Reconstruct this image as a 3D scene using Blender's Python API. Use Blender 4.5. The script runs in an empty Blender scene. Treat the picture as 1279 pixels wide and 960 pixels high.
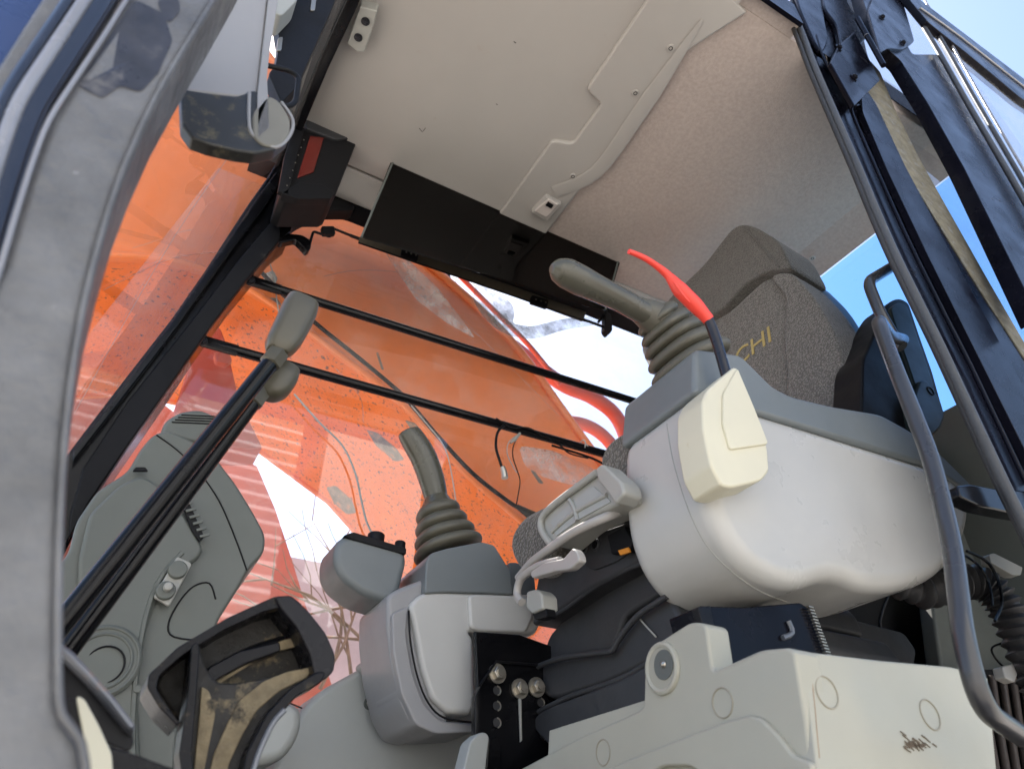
import bpy, bmesh, math, random
import numpy as np
from mathutils import Vector, Matrix, noise
random.seed(7); np.random.seed(7)
sc = bpy.context.scene
C = sc.collection
# ------------------------------------------------------------------ camera
# world axes: +X towards the rear of the machine, +Y across the cab away from the open door, +Z up
# origin = the photographer's lens, 1.5 m above the ground
PITCH, YAW = math.radians(36.1), math.radians(29.3)
FPX, PW, PH = 876.0, 1279.0, 960.0
FWD = Vector((math.cos(PITCH)*math.sin(YAW), math.cos(PITCH)*math.cos(YAW), math.sin(PITCH)))
RGT = Vector((math.cos(YAW), -math.sin(YAW), 0)); UPV = RGT.cross(FWD)
cd = bpy.data.cameras.new('camera'); cam = bpy.data.objects.new('camera', cd); C.objects.link(cam)
cam.matrix_world = Matrix((( RGT.x, UPV.x, -FWD.x, 0), (RGT.y, UPV.y, -FWD.y, 0), (RGT.z, UPV.z, -FWD.z, 0), (0,0,0,1)))
cd.sensor_width = 36; cd.lens = 36*FPX/PW; cd.clip_start = .02; cd.clip_end = 2000
cd.dof.use_dof = True; cd.dof.focus_distance = 1.1; cd.dof.aperture_fstop = 8.0
sc.camera = cam
# ------------------------------------------------------------------ daylight
SUN_EL, SUN_AZ = math.radians(60), math.radians(2)     # azimuth from +Y towards +X
w = bpy.data.worlds.new('World'); sc.world = w; w.use_nodes = True
nt = w.node_tree; nt.nodes.clear()
sky = nt.nodes.new('ShaderNodeTexSky'); sky.sky_type = 'NISHITA'; sky.sun_disc = False
sky.sun_elevation = SUN_EL; sky.sun_rotation = SUN_AZ; sky.air_density = 1.0; sky.dust_density = 1.5; sky.ozone_density = 1.5
bg = nt.nodes.new('ShaderNodeBackground'); bg.inputs[1].default_value = .15
wo = nt.nodes.new('ShaderNodeOutputWorld'); nt.links.new(sky.outputs[0], bg.inputs[0]); nt.links.new(bg.outputs[0], wo.inputs[0])
sd = bpy.data.lights.new('sun', 'SUN'); sd.energy = 4.5; sd.angle = math.radians(.5); sd.color = (1, .95, .87)
sun = bpy.data.objects.new('sun', sd); C.objects.link(sun)
sdir = Vector((math.cos(SUN_EL)*math.sin(SUN_AZ), math.cos(SUN_EL)*math.cos(SUN_AZ), math.sin(SUN_EL)))
sun.rotation_euler = sdir.to_track_quat('Z', 'Y').to_euler(); sun.location = sdir*40
vs = sc.view_settings; vs.view_transform = 'Standard'; vs.look = 'None'; vs.gamma = 1; vs.exposure = 1.3
sc.cycles.max_bounces = 12; sc.cycles.diffuse_bounces = 6; sc.cycles.transparent_max_bounces = 24
# ------------------------------------------------------------------ helpers
def V(*a): return Vector(a)
def ray(x, y): return RGT*((x-640)/FPX) - UPV*((y-480)/FPX) + FWD
def PL(pl, v=None):
    if isinstance(pl, str):
        n = V(*[1.0 if c == pl else 0.0 for c in 'XYZ']); return n*v, n
    return pl
def P(x, y, pl, v=None):
    o, n = PL(pl, v); r = ray(x, y); return r*(o.dot(n)/r.dot(n))
def rnd(pts, r, n=4):
    out = []; m = len(pts); rr = r if isinstance(r, (list, tuple)) else [r]*m
    for i in range(m):
        p = Vector(pts[i]); a = Vector(pts[i-1]); b = Vector(pts[(i+1) % m])
        if rr[i] <= 0: out.append(p); continue
        da, db = a-p, b-p; k = min(rr[i], da.length*.49, db.length*.49)
        s, e = p+da.normalized()*k, p+db.normalized()*k
        for j in range(n+1):
            t = j/n; out.append(s*(1-t)**2 + p*2*t*(1-t) + e*t*t)
    return out
def cr(pts, n=6, closed=False):
    pts = [Vector(p) for p in pts]; m = len(pts); out = []
    for i in range(m if closed else m-1):
        g = (lambda k: pts[k % m]) if closed else (lambda k: pts[max(0, min(m-1, k))])
        a, b, c, d = g(i-1), g(i), g(i+1), g(i+2)
        for j in range(n):
            t = j/n; out.append(.5*((2*b)+(c-a)*t+(2*a-5*b+4*c-d)*t*t+(3*b-a-3*c+d)*t**3))
    if not closed: out.append(pts[-1])
    return out
def base(parent):
    o = V(0,0,0); p = parent
    while p is not None: o = o + Vector(p.location); p = p.parent
    return o
def link(name, verts, faces, mat, parent=None, smooth=40, at=None):
    me = bpy.data.meshes.new(name)
    b = base(parent); at = Vector(at) if at is not None else V(0,0,0)
    me.from_pydata([tuple(Vector(v)-b-at) for v in verts], [], faces)
    bm = bmesh.new(); bm.from_mesh(me); bmesh.ops.recalc_face_normals(bm, faces=bm.faces); bm.to_mesh(me); bm.free()
    me.materials.append(mat)
    if smooth:
        me.polygons.foreach_set('use_smooth', [True]*len(me.polygons))
        big = any(len(p.vertices) > 6 for p in me.polygons)
        if not big: me.set_sharp_from_angle(angle=math.radians(smooth))
        else:
            adj = [[] for _ in me.vertices]; fn = [p.normal.copy() for p in me.polygons]; fa = [p.area+1e-12 for p in me.polygons]
            for p in me.polygons:
                for v in p.vertices: adj[v].append(p.index)
            cs = math.cos(math.radians(50)); cn_ = []
            for p in me.polygons:
                n0 = fn[p.index]
                for v in p.vertices:
                    q = V(0,0,0)
                    for k in adj[v]:
                        if fn[k].dot(n0) > cs: q += fn[k]*fa[k]
                    cn_.append(q.normalized() if q.length > 0 else n0)
            me.normals_split_custom_set(cn_)
    me.update()
    o = bpy.data.objects.new(name, me); C.objects.link(o); o.parent = parent; o.location = at
    return o
class MB:
    def __init__(s): s.v = []; s.f = []
    def add(s, v, f):
        k = len(s.v); s.v += [Vector(a) for a in v]; s.f += [tuple(i+k for i in q) for q in f]; return s
    def link(s, name, mat, parent=None, smooth=40): return link(name, s.v, s.f, mat, parent, smooth)
def tag(o, label=None, cat=None, group=None, kind=None):
    for k, v in (('label', label), ('category', cat), ('group', group), ('kind', kind)):
        if v: o[k] = v
    return o
def thing(name, label, cat, loc, group=None):
    o = bpy.data.objects.new(name, None); o.empty_display_size = .05; C.objects.link(o); o.location = loc
    return tag(o, label, cat, group)
def rings_mesh(rings, cap=True, loop=False):
    n = len(rings[0]); v = [p for r in rings for p in r]; f = []
    m = len(rings)
    for i in range(m if loop else m-1):
        for j in range(n):
            f.append((i*n+j, i*n+(j+1) % n, ((i+1) % m)*n+(j+1) % n, ((i+1) % m)*n+j))
    if cap and not loop: f += [tuple(range(n)), tuple(range((m-1)*n, m*n))]
    return v, f
def offset(poly, nrm, d):
    m = len(poly); out = []
    area = sum((poly[i].cross(poly[(i+1) % m]) for i in range(m)), V(0,0,0)).dot(nrm)
    s = 1 if area > 0 else -1
    for i in range(m):
        a = (poly[i]-poly[i-1]); b = (poly[(i+1) % m]-poly[i])
        if a.length < 1e-7 or b.length < 1e-7: out.append(poly[i].copy()); continue
        na = nrm.cross(a.normalized())*s; nb = nrm.cross(b.normalized())*s
        q = na+nb
        if q.length < 1e-4: out.append(poly[i].copy()); continue
        q.normalize(); out.append(poly[i]+q*(d/max(.5, q.dot(na))))
    return out
def unflip(base_, q):
    m = len(q)
    for it in range(12):
        bad = False
        for i in range(m):
            j = (i+1) % m
            if (q[j]-q[i]).dot(base_[j]-base_[i]) < -1e-12:
                c = (q[i]+q[j])/2; q[i] = c.copy(); q[j] = c.copy(); bad = True
        if not bad: break
    return q
def prism_data(poly, nrm, depth, bev=0, segs=3, both=True):
    """solid with outline poly, from its plane by depth along nrm (away from the lens), rounded edges"""
    nrm = nrm.normalized(); rings = []
    ux, uy, _ = frame(nrm)
    def crossing(q):
        a = [(p.dot(ux), p.dot(uy)) for p in q]; m = len(a)
        sg = lambda p, r, t: (r[0]-p[0])*(t[1]-p[1])-(r[1]-p[1])*(t[0]-p[0])
        for i in range(m):
            p1, p2 = a[i], a[(i+1) % m]
            if abs(p1[0]-p2[0])+abs(p1[1]-p2[1]) < 1e-7: continue
            for j in range(i+2, m):
                if (j+1) % m == i: continue
                p3, p4 = a[j], a[(j+1) % m]
                if sg(p1,p2,p3)*sg(p1,p2,p4) < -1e-18 and sg(p3,p4,p1)*sg(p3,p4,p2) < -1e-18: return True
        return False
    while bev > 1e-4 and crossing(unflip(poly, offset(poly, nrm, bev))): bev *= .6
    if bev <= 1e-4: bev = 0
    poly = [p for i, p in enumerate(poly) if (p-poly[i-1]).length > 2e-5]
    if bev > 0:
        ins = [(k, unflip(poly, offset(poly, nrm, bev*(1-math.cos(math.pi/2*k/segs))))) for k in range(segs+1)]
        for k, q in ins[::-1]: rings.append([p+nrm*(bev*(1-math.sin(math.pi/2*k/segs))) for p in q])
        if both:
            for k, q in ins: rings.append([p+nrm*(depth-bev*(1-math.sin(math.pi/2*k/segs))) for p in q])
        else: rings.append([p+nrm*depth for p in poly])
    else: rings = [[p.copy() for p in poly], [p+nrm*depth for p in poly]]
    return rings_mesh(rings)
def prism(name, px, pl, v, depth, mat, parent=None, r=0, bev=.003, segs=3, both=True, smooth=40, n=4):
    o, nn = PL(pl, v); q = rnd(px, r, n) if r else [Vector(p) for p in px]
    poly = [P(a[0], a[1], (o, nn)) for a in q]
    return link(name, *prism_data(poly, nn, depth, bev, segs, both), mat, parent, smooth)
def tube_data(pts, r, res=12, rect=None, up=None, closed=False, flat=1.0):
    pts = [Vector(p) for p in pts]; m = len(pts); rr = r if isinstance(r, (list, tuple)) else [r]*m
    tang = []
    for i in range(m):
        a = pts[i-1] if (i > 0 or closed) else pts[i]; b = pts[(i+1) % m] if (i < m-1 or closed) else pts[i]
        tang.append((b-a).normalized())
    u = (up or V(0,0,1)); u = (u-tang[0]*u.dot(tang[0]))
    if u.length < 1e-3: u = V(1,0,0)-tang[0]*tang[0].x
    u.normalize(); rings = []
    for i in range(m):
        u = (u-tang[i]*u.dot(tang[i])).normalized(); w_ = tang[i].cross(u)
        if rect:
            a, b = rect; k = rr[i]
            prof = [(-a,-b),(a,-b),(a,b),(-a,b)]; c = min(a, b)*.3; pr = []
            for (sx, sy) in ((-1,-1),(1,-1),(1,1),(-1,1)):
                x0, y0 = sx*(a), sy*(b)
                pts2 = [(sx*a, sy*(b-c)), (sx*(a-c*.3), sy*(b-c*.3)), (sx*(a-c), sy*b)]
                if sx*sy < 0: pts2 = pts2[::-1]
                pr += pts2
            rings.append([pts[i]+u*(y*k)+w_*(x*k) for x, y in pr])
        else:
            rings.append([pts[i]+u*(math.cos(2*math.pi*j/res)*rr[i]*flat)+w_*(math.sin(2*math.pi*j/res)*rr[i]) for j in range(res)])
    return rings_mesh(rings, loop=closed)
def tube(name, pts, r, mat, parent=None, sm=0, closed=False, **k):
    if sm: pts = cr(pts, sm, closed)
    return link(name, *tube_data(pts, r, closed=closed, **k), mat, parent)
def rbar(name, pts, ab, mat, parent=None, up=None, sm=0):
    if sm: pts = cr(pts, sm)
    return link(name, *tube_data(pts, 1.0, rect=ab, up=up), mat, parent)
def rpath(corners, r, n=6):
    """open 3D polyline with rounded corners"""
    c = [Vector(p) for p in corners]; out = [c[0]]
    for i in range(1, len(c)-1):
        p = c[i]; da, db = c[i-1]-p, c[i+1]-p; k = min(r, da.length*.49, db.length*.49)
        s, e = p+da.normalized()*k, p+db.normalized()*k
        for j in range(n+1):
            t = j/n; out.append(s*(1-t)**2+p*2*t*(1-t)+e*t*t)
    return out+[c[-1]]
def frame(axis, up=V(0,0,1)):
    z = axis.normalized(); x = up.cross(z)
    if x.length < 1e-3: x = V(1,0,0).cross(z)
    x.normalize(); return x, z.cross(x), z
def loft(name, st, mat, parent=None, res=28, up=V(0,0,1), pw=2.0, smooth=40):
    """st: list of (centre, rx, ry) - superellipse sections across the path"""
    pts = [Vector(s[0]) for s in st]; rings = []
    for i, s in enumerate(st):
        ax = pts[min(i+1, len(pts)-1)]-pts[max(i-1, 0)]
        x, y, z = frame(ax, up); ring = []
        for j in range(res):
            t = 2*math.pi*j/res; c, q = math.cos(t), math.sin(t); e = 2/pw
            ring.append(pts[i]+x*(s[1]*math.copysign(abs(c)**e, c))+y*(s[2]*math.copysign(abs(q)**e, q)))
        rings.append(ring)
    return link(name, *rings_mesh(rings), mat, parent, smooth)
def disc_data(c, n, r, h, res=20, bev=.0):
    x, y, z = frame(n)
    def ring(rr, d): return [c+z*d+x*(rr*math.cos(2*math.pi*k/res))+y*(rr*math.sin(2*math.pi*k/res)) for k in range(res)]
    R = [ring(r, 0), ring(r, h-bev), ring(r-bev, h)] if bev else [ring(r, 0), ring(r, h)]
    return rings_mesh(R)
def disc(name, c, n, r, h, mat, parent=None, res=20, bev=0): return link(name, *disc_data(Vector(c), Vector(n), r, h, res, bev), mat, parent)
def torus_data(c, n, R, r, a=28, b=8):
    x, y, z = frame(Vector(n)); return tube_data([Vector(c)+x*R*math.cos(2*math.pi*k/a)+y*R*math.sin(2*math.pi*k/a) for k in range(a)], r, res=b, up=z, closed=True)
def torus(name, c, n, R, r, mat, parent=None): return link(name, *torus_data(c, n, R, r), mat, parent)
def bolt(name, c, n, r, h, mat, parent=None, washer=True):
    m = MB(); n = Vector(n).normalized(); c = Vector(c)
    if washer: m.add(*disc_data(c, n, r*1.45, h*.25, 20))
    m.add(*disc_data(c+n*h*.24, n, r, h*.75, 6, h*.12)); m.add(*disc_data(c+n*h*.98, n, r*.55, h*.25, 12))
    return m.link(name, mat, parent)
def box_data(c, hs, R=None):
    v = [Vector((sx*hs[0], sy*hs[1], sz*hs[2])) for sx in (-1,1) for sy in (-1,1) for sz in (-1,1)]
    if R is not None: v = [R @ a for a in v]
    return [Vector(c)+a for a in v], [(0,1,3,2),(4,6,7,5),(0,4,5,1),(2,3,7,6),(0,2,6,4),(1,5,7,3)]
def quadpx(name, px, pl, v, mat, parent=None): return link(name, [P(a, b, pl, v) for a, b in px], [tuple(range(len(px)))], mat, parent, 0)
from mathutils.bvhtree import BVHTree
_bvh = {}
def cast(o, x, y, off=.0004):
    """point on the surface of part o seen at (x, y), lifted a little along its normal"""
    if o.name not in _bvh:
        b = base(o); _bvh[o.name] = BVHTree.FromPolygons([v.co+b for v in o.data.vertices], [tuple(p.vertices) for p in o.data.polygons])
    r = ray(x, y).normalized(); h = _bvh[o.name].ray_cast(V(0,0,0), r)
    if h[0] is None: return None, None
    n = h[1] if h[1].dot(r) < 0 else -h[1]
    return h[0]+n*off, n
def seam(o, px, r, m, name='seam', n=8, par=None, off=0.0):
    pts = [cast(o, q.x, q.y, off)[0] for q in cr([V(a,b,0) for a,b in px], n)]; pts = [p for p in pts if p is not None]
    return tube(name, pts, r, m, par or o.parent, res=6)
# ------------------------------------------------------------------ materials
def mat(name, col, rough=.5, metal=0, var=.12, vs_=6, bump=.0, bs=200, dirt=None, damt=0, dsc=8, spec=.5, coat=0, wear=None, wamt=0, bkind='noise', dedge=.12, rvar=.1, sheen=0):
    m = bpy.data.materials.new(name); m.use_nodes = True; t = m.node_tree; N = t.nodes; L = t.links
    b = N['Principled BSDF']; b.inputs['Metallic'].default_value = metal; b.inputs['Specular IOR Level'].default_value = spec
    if coat: b.inputs['Coat Weight'].default_value = coat; b.inputs['Coat Roughness'].default_value = .08
    if sheen: b.inputs['Sheen Weight'].default_value = sheen
    co = N.new('ShaderNodeTexCoord').outputs['Object']
    def nz(sc_, det=4, rg=.6):
        q = N.new('ShaderNodeTexNoise'); q.inputs['Scale'].default_value = sc_; q.inputs['Detail'].default_value = det; q.inputs['Roughness'].default_value = rg
        L.new(co, q.inputs['Vector']); return q.outputs['Fac']
    def ramp(src, a, b_):
        q = N.new('ShaderNodeMapRange'); q.inputs[1].default_value = a; q.inputs[2].default_value = b_; L.new(src, q.inputs[0]); return q.outputs[0]
    def mix(fac, A, B):
        q = N.new('ShaderNodeMix'); q.data_type = 'RGBA'
        if isinstance(fac, float): q.inputs[0].default_value = fac
        else: L.new(fac, q.inputs[0])
        for s, x in ((6, A), (7, B)):
            if isinstance(x, (tuple, list)): q.inputs[s].default_value = (*x[:3], 1)
            else: L.new(x, q.inputs[s])
        return q.outputs[2]
    n1 = nz(vs_)
    cc = mix(ramp(n1, .3, .7), tuple(c*(1-var) for c in col), tuple(min(1, c*(1+var)) for c in col))
    rsrc = ramp(nz(vs_*2.3), .3, .7)
    if dirt:
        d1 = nz(dsc, 8, .7); f = ramp(d1, .62-damt*.3, .62-damt*.3+dedge); cc = mix(f, cc, dirt)
    if wear:
        d2 = nz(dsc*5+20, 5, .65); f2 = ramp(d2, .72-wamt*.3, .75-wamt*.3); cc = mix(f2, cc, wear)
    L.new(cc, b.inputs['Base Color'])
    q = N.new('ShaderNodeMapRange'); L.new(rsrc, q.inputs[0]); q.inputs[3].default_value = max(.03, rough-rvar); q.inputs[4].default_value = min(1, rough+rvar)
    rr = q.outputs[0]
    if dirt:
        q2 = N.new('ShaderNodeMix'); q2.data_type = 'FLOAT'; L.new(f, q2.inputs[0]); L.new(rr, q2.inputs[2]); q2.inputs[3].default_value = .85; rr = q2.outputs[0]
    L.new(rr, b.inputs['Roughness'])
    if bump:
        if bkind == 'knit':
            vz = N.new('ShaderNodeTexVoronoi'); vz.inputs['Scale'].default_value = bs; L.new(co, vz.inputs['Vector']); h = vz.outputs['Distance']
        elif bkind == 'wave':
            vz = N.new('ShaderNodeTexWave'); vz.inputs['Scale'].default_value = bs; vz.bands_direction = 'Z'; vz.inputs['Distortion'].default_value = 2; L.new(co, vz.inputs['Vector']); h = vz.outputs['Fac']
        else: h = nz(bs, 3)
        bp = N.new('ShaderNodeBump'); bp.inputs['Strength'].default_value = bump; bp.inputs['Distance'].default_value = .002
        L.new(h, bp.inputs['Height']); L.new(bp.outputs[0], b.inputs['Normal'])
        if bkind == 'knit':
            L.new(mix(ramp(h, 0, .55), cc, tuple(c*.35 for c in col)), b.inputs['Base Color'])
    return m
def glass(name, tint=(1,1,1), dust=.02, dsc=5, ior=1.5, dcol=(.75,.73,.7), amt=1):
    m = bpy.data.materials.new(name); m.use_nodes = True; t = m.node_tree; N = t.nodes; L = t.links; N.clear()
    tr = N.new('ShaderNodeBsdfTransparent'); tr.inputs[0].default_value = (*tint, 1)
    gl = N.new('ShaderNodeBsdfGlossy'); gl.inputs['Roughness'].default_value = .0
    ge = N.new('ShaderNodeNewGeometry'); dt = N.new('ShaderNodeVectorMath'); dt.operation = 'DOT_PRODUCT'
    L.new(ge.outputs['Normal'], dt.inputs[0]); L.new(ge.outputs['Incoming'], dt.inputs[1])
    def mth(op, a, b=None):
        q = N.new('ShaderNodeMath'); q.operation = op
        for i_, x in enumerate((a, b)):
            if x is None: continue
            if isinstance(x, (int, float)): q.inputs[i_].default_value = x
            else: L.new(x, q.inputs[i_])
        return q.outputs[0]
    f5 = mth('POWER', mth('SUBTRACT', 1.0, mth('ABSOLUTE', dt.outputs['Value'])), 5.0)
    mu = N.new('ShaderNodeMath'); mu.operation = 'ADD'; mu.use_clamp = True; mu.inputs[1].default_value = .075*amt; L.new(mth('MULTIPLY', f5, .92), mu.inputs[0])
    mx = N.new('ShaderNodeMixShader'); L.new(mu.outputs[0], mx.inputs[0]); L.new(tr.outputs[0], mx.inputs[1]); L.new(gl.outputs[0], mx.inputs[2])
    df = N.new('ShaderNodeBsdfDiffuse'); df.inputs[0].default_value = (*dcol, 1)
    tc = N.new('ShaderNodeTexCoord'); no = N.new('ShaderNodeTexNoise'); no.inputs['Scale'].default_value = dsc; no.inputs['Detail'].default_value = 8; no.inputs['Roughness'].default_value = .7
    L.new(tc.outputs['Object'], no.inputs['Vector'])
    mr = N.new('ShaderNodeMapRange'); mr.inputs[1].default_value = .4; mr.inputs[2].default_value = .75; mr.inputs[3].default_value = dust*.3; mr.inputs[4].default_value = dust*2.5; L.new(no.outputs['Fac'], mr.inputs[0])
    m2 = N.new('ShaderNodeMixShader'); L.new(mr.outputs[0], m2.inputs[0]); L.new(mx.outputs[0], m2.inputs[1]); L.new(df.outputs[0], m2.inputs[2])
    o = N.new('ShaderNodeOutputMaterial'); L.new(m2.outputs[0], o.inputs[0]); return m
MUD = (.30,.24,.15)
M = dict(
 ceil=mat('ceiling_plastic', (.38,.36,.33), .55, var=.04, bump=.05, bs=500, vs_=3, dirt=(.36,.31,.26), damt=-.1, dsc=9),
 fabric=mat('headliner_fabric', (.42,.355,.315), .95, var=.10, bump=.6, bs=420, vs_=130, dirt=(.35,.29,.25), damt=-.02, dsc=3, dedge=.3, wear=(.2,.15,.12), wamt=-.2),
 greyw=mat('console_grey_plastic', (.46,.46,.44), .4, var=.03, bump=.04, bs=600, dirt=(.3,.27,.22), damt=-.18, dsc=10),
 white=mat('console_plastic', (.435,.43,.405), .33, var=.03, bump=.04, bs=600, dirt=(.46,.42,.35), damt=-1, dsc=30, wear=(.35,.3,.25), wamt=-.3),
 teal=mat('console_top_plastic', (.145,.163,.168), .42, var=.05, bump=.08, bs=500),
 tan=mat('seat_base_plastic', (.37,.36,.295), .42, var=.05, bump=.05, bs=500, dirt=(.36,.28,.17), damt=-.12, dsc=7, wear=(.2,.16,.1), wamt=-.12),
 cream=mat('lever_cover_plastic', (.58,.55,.42), .45, var=.05, dirt=(.45,.36,.2), damt=-.1, dsc=20),
 dash=mat('front_console_plastic', (.115,.125,.11), .5, var=.06, bump=.12, bs=700, dirt=(.2,.19,.15), damt=-.12, dsc=6),
 trim=mat('side_trim_plastic', (.33,.345,.33), .5, var=.04, bump=.06, bs=600, dirt=(.24,.23,.2), damt=-.15, dsc=5),
 black=mat('black_paint', (.004,.004,.005), .22, spec=.25, var=.3, bump=.04, bs=60, dirt=(.16,.15,.13), damt=-.2, dsc=20),
 navy=mat('pillar_paint', (.005,.005,.009), .24, var=.3, dirt=(.035,.033,.03), damt=-.1, dsc=18, spec=.13, wear=(.1,.1,.1), wamt=-.2),
 blackp=mat('black_plastic', (.006,.006,.007), .5, var=.2, bump=.1, bs=300, spec=.2, dirt=(.1,.09,.075), damt=-.2, dsc=15),
 rubber=mat('black_rubber', (.022,.022,.024), .62, var=.3, bump=.3, bs=160, dirt=(.12,.115,.1), damt=-.08, dsc=14),
 seal=mat('door_seal_rubber', (.05,.052,.056), .5, var=.2, bump=.5, bs=220, dirt=(.17,.165,.15), damt=-.02, dsc=40),
 bellow=mat('suspension_rubber', (.030,.031,.034), .55, var=.25, bump=.15, bs=120, dirt=(.12,.11,.09), damt=-.08, dsc=9),
 boot=mat('joystick_boot_rubber', (.095,.09,.068), .48, var=.12, bump=.12, bs=200, dirt=(.22,.19,.13), damt=-.1, dsc=25),
 grip=mat('joystick_grip_rubber', (.078,.075,.056), .26, var=.15, bump=.06, bs=150, dirt=(.2,.18,.14), damt=-.15, dsc=18),
 knob=mat('lever_knob_plastic', (.085,.078,.055), .38, var=.1, bump=.06, bs=300),
 orange=mat('boom_paint', (.90,.235,.06), .34, var=.06, vs_=2.5, dirt=(.5,.10,.04), damt=-.12, dsc=4, wear=(.16,.10,.07), wamt=-.16, dedge=.3),
 orangeu=mat('boom_underside_paint', (.88,.19,.02), .4, var=.12, vs_=5, dirt=(.42,.11,.05), damt=0, dsc=14, wear=(.09,.06,.05), wamt=.42, dedge=.2),
 redhose=mat('red_hose', (.50,.10,.075), .4, var=.1),
 bluep=mat('sky_reflection_blue', (.035,.06,.16), .3, var=.15, dirt=(.2,.19,.17), damt=-.15, dsc=30),  # blue base colour stands in for reflected sky
 red=mat('red_handle_plastic', (.78,.055,.035), .4, var=.05),
 steel=mat('rail_paint', (.034,.034,.036), .3, var=.1, dirt=(.2,.19,.18), damt=-.25, dsc=60, coat=.25),
 jamb=mat('worn_jamb_paint', (.125,.127,.13), .42, var=.3, vs_=22, bump=.9, bs=70, dirt=(.05,.05,.06), damt=.22, dsc=11, wear=(.28,.28,.29), wamt=.12, dedge=.16),
 jambd=mat('dark_jamb_paint', (.016,.016,.022), .2, var=.2, dirt=(.14,.13,.13), damt=-.1, dsc=20, coat=.8),
 jambl=mat('highlight_scratch_paint', (.30,.30,.31), .25, var=.2, metal=.3),  # pale highlight colour for jamb edge lines; glass scratches use it too
 latchg=mat('grey_painted_steel', (.27,.27,.275), .4, var=.05, dirt=(.35,.3,.2), damt=-.2, dsc=20),
 mudblack=mat('muddy_black_paint', (.006,.006,.008), .3, spec=.18, var=.3, dirt=(.10,.08,.05), damt=.10, dsc=34, dedge=.1, bump=.3, bs=60),
 endp=mat('worn_black_paint', (.010,.010,.013), .3, spec=.22, var=.3, dirt=(.18,.15,.1), damt=-.1, dsc=25, wear=(.3,.3,.3), wamt=-.2),
 mudbox=mat('dusty_black_plastic', (.02,.02,.018), .45, var=.3, dirt=(.19,.165,.09), damt=.42, dsc=26, dedge=.2),
 latchd=mat('dusty_cover_plastic', (.17,.165,.14), .6, var=.2, dirt=(.3,.27,.18), damt=0, dsc=30),
 mudtan=mat('dried_mud', (.22,.175,.105), .9, var=.3, vs_=60, bump=1.0, bs=140, dirt=(.035,.03,.022), damt=.3, dsc=32),
 mudcake=mat('mud_caked_steel', (.016,.014,.011), .7, var=.4, vs_=40, bump=1.0, bs=90, dirt=(.17,.135,.08), damt=.16, dsc=22, dedge=.08, wear=(.012,.012,.018), wamt=.15),
 rust=mat('chipped_edge_paint', (.16,.17,.19), .35, var=.2, dirt=(.5,.25,.1), damt=-.05, dsc=22, metal=.2),
 seatf=mat('seat_cloth', (.24,.228,.205), .9, var=.12, bump=1.0, bs=260, bkind='knit', sheen=.3),
 seatc=mat('seat_cloth_plain', (.165,.157,.138), .9, var=.1, bump=.7, bs=300, bkind='knit', sheen=.3),
 seatk=mat('knit_seat_cloth', (.21,.19,.155), .95, var=.12, bump=1.0, bs=230, bkind='knit', sheen=.3),
 pan=mat('seat_pan_plastic', (.33,.33,.30), .42, var=.06, dirt=(.3,.22,.12), damt=-.12, dsc=12),
 bar=mat('pale_lever_paint', (.36,.345,.325), .35, var=.08, dirt=(.35,.28,.22), damt=-.1, dsc=20),
 bolt=mat('zinc_bolt', (.45,.42,.36), .35, metal=.9, dirt=(.35,.28,.15), damt=-.02, dsc=60),
 dbolt=mat('black_bolt', (.03,.03,.035), .3, metal=.5),
 yellow=mat('window_adhesive', (.145,.13,.09), .8, var=.3, vs_=60, bump=.5, bs=150, dirt=(.19,.19,.18), damt=.3, dsc=45),
 gold=mat('seat_lettering', (.42,.33,.13), .7),
 ink=mat('marker_ink', (.03,.04,.03), .6),
 hosep=mat('convoluted_duct', (.05,.05,.052), .5, var=.3, dirt=(.25,.22,.16), damt=.02, dsc=25),
 trimd=mat('rear_trim_plastic', (.10,.11,.10), .6, var=.08),
 vine=mat('dry_stems', (.25,.20,.14), .8, var=.3, vs_=30),
 leaf=mat('leaf', (.06,.09,.03), .6, var=.4, vs_=20),
 ground=mat('earth', (.44,.40,.35), .95, var=.25, vs_=.8, bump=.5, bs=6, dirt=(.14,.12,.09), damt=.05, dsc=2),
 shed=mat('white_sheet_metal', (.78,.78,.77), .45, var=.05, vs_=.8, dirt=(.5,.42,.32), damt=-.15, dsc=2),
 redshed=mat('red_sheet_metal', (.52,.10,.07), .5, var=.1, vs_=1, dirt=(.5,.35,.28), damt=0, dsc=2),
 conc=mat('rendered_wall', (.55,.50,.49), .8, var=.15, vs_=3, dirt=(.35,.3,.28), damt=0, dsc=2),
 lens=mat('clear_lens', (.55,.5,.46), .15, var=.1, spec=.8),
 gl=glass('window_glass', dust=.08, dsc=6, amt=1.5), glw=glass('windscreen_glass', dust=.045, dsc=5),
 glr=glass('rear_window_glass', (.40,.69,.96), dust=.004),
 matte=mat('matt_black_frame', (.004,.004,.005), .85, var=.3, spec=.12),
 film=glass('painted_glare', dust=.22, dsc=16, dcol=(.8,.8,.8)), reflection_film=glass('painted_grey_reflection', dust=.30, dsc=14, dcol=(.30,.34,.36)),  # painted stand-ins for glare and a blurred reflection on the pane
 visor=glass('tinted_visor_acrylic', (.05,.026,.026), dust=.001, amt=.45, dcol=(.2,.18,.17)),
)
# ================================================================== SETTING
g = link('ground', [(-60,-60,-1.5),(60,-60,-1.5),(60,60,-1.5),(-60,60,-1.5)], [(0,1,2,3)], M['ground'], None, 0); tag(g, kind='structure')
# ================================================================== CAB
CZ = 1.44                      # ceiling height above the lens
cab = thing('excavator_cab', 'black framed excavator cab with beige ceiling, right window guard bars and open doorway', 'excavator cab', (.6,.8,-.25))
def cabp(name, px, pl, v, d, m, **k): return prism(name, px, pl, v, d, M[m], cab, **k)
X0, X1, Y0, Y1 = .035, 1.46, .375, 1.28
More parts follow.
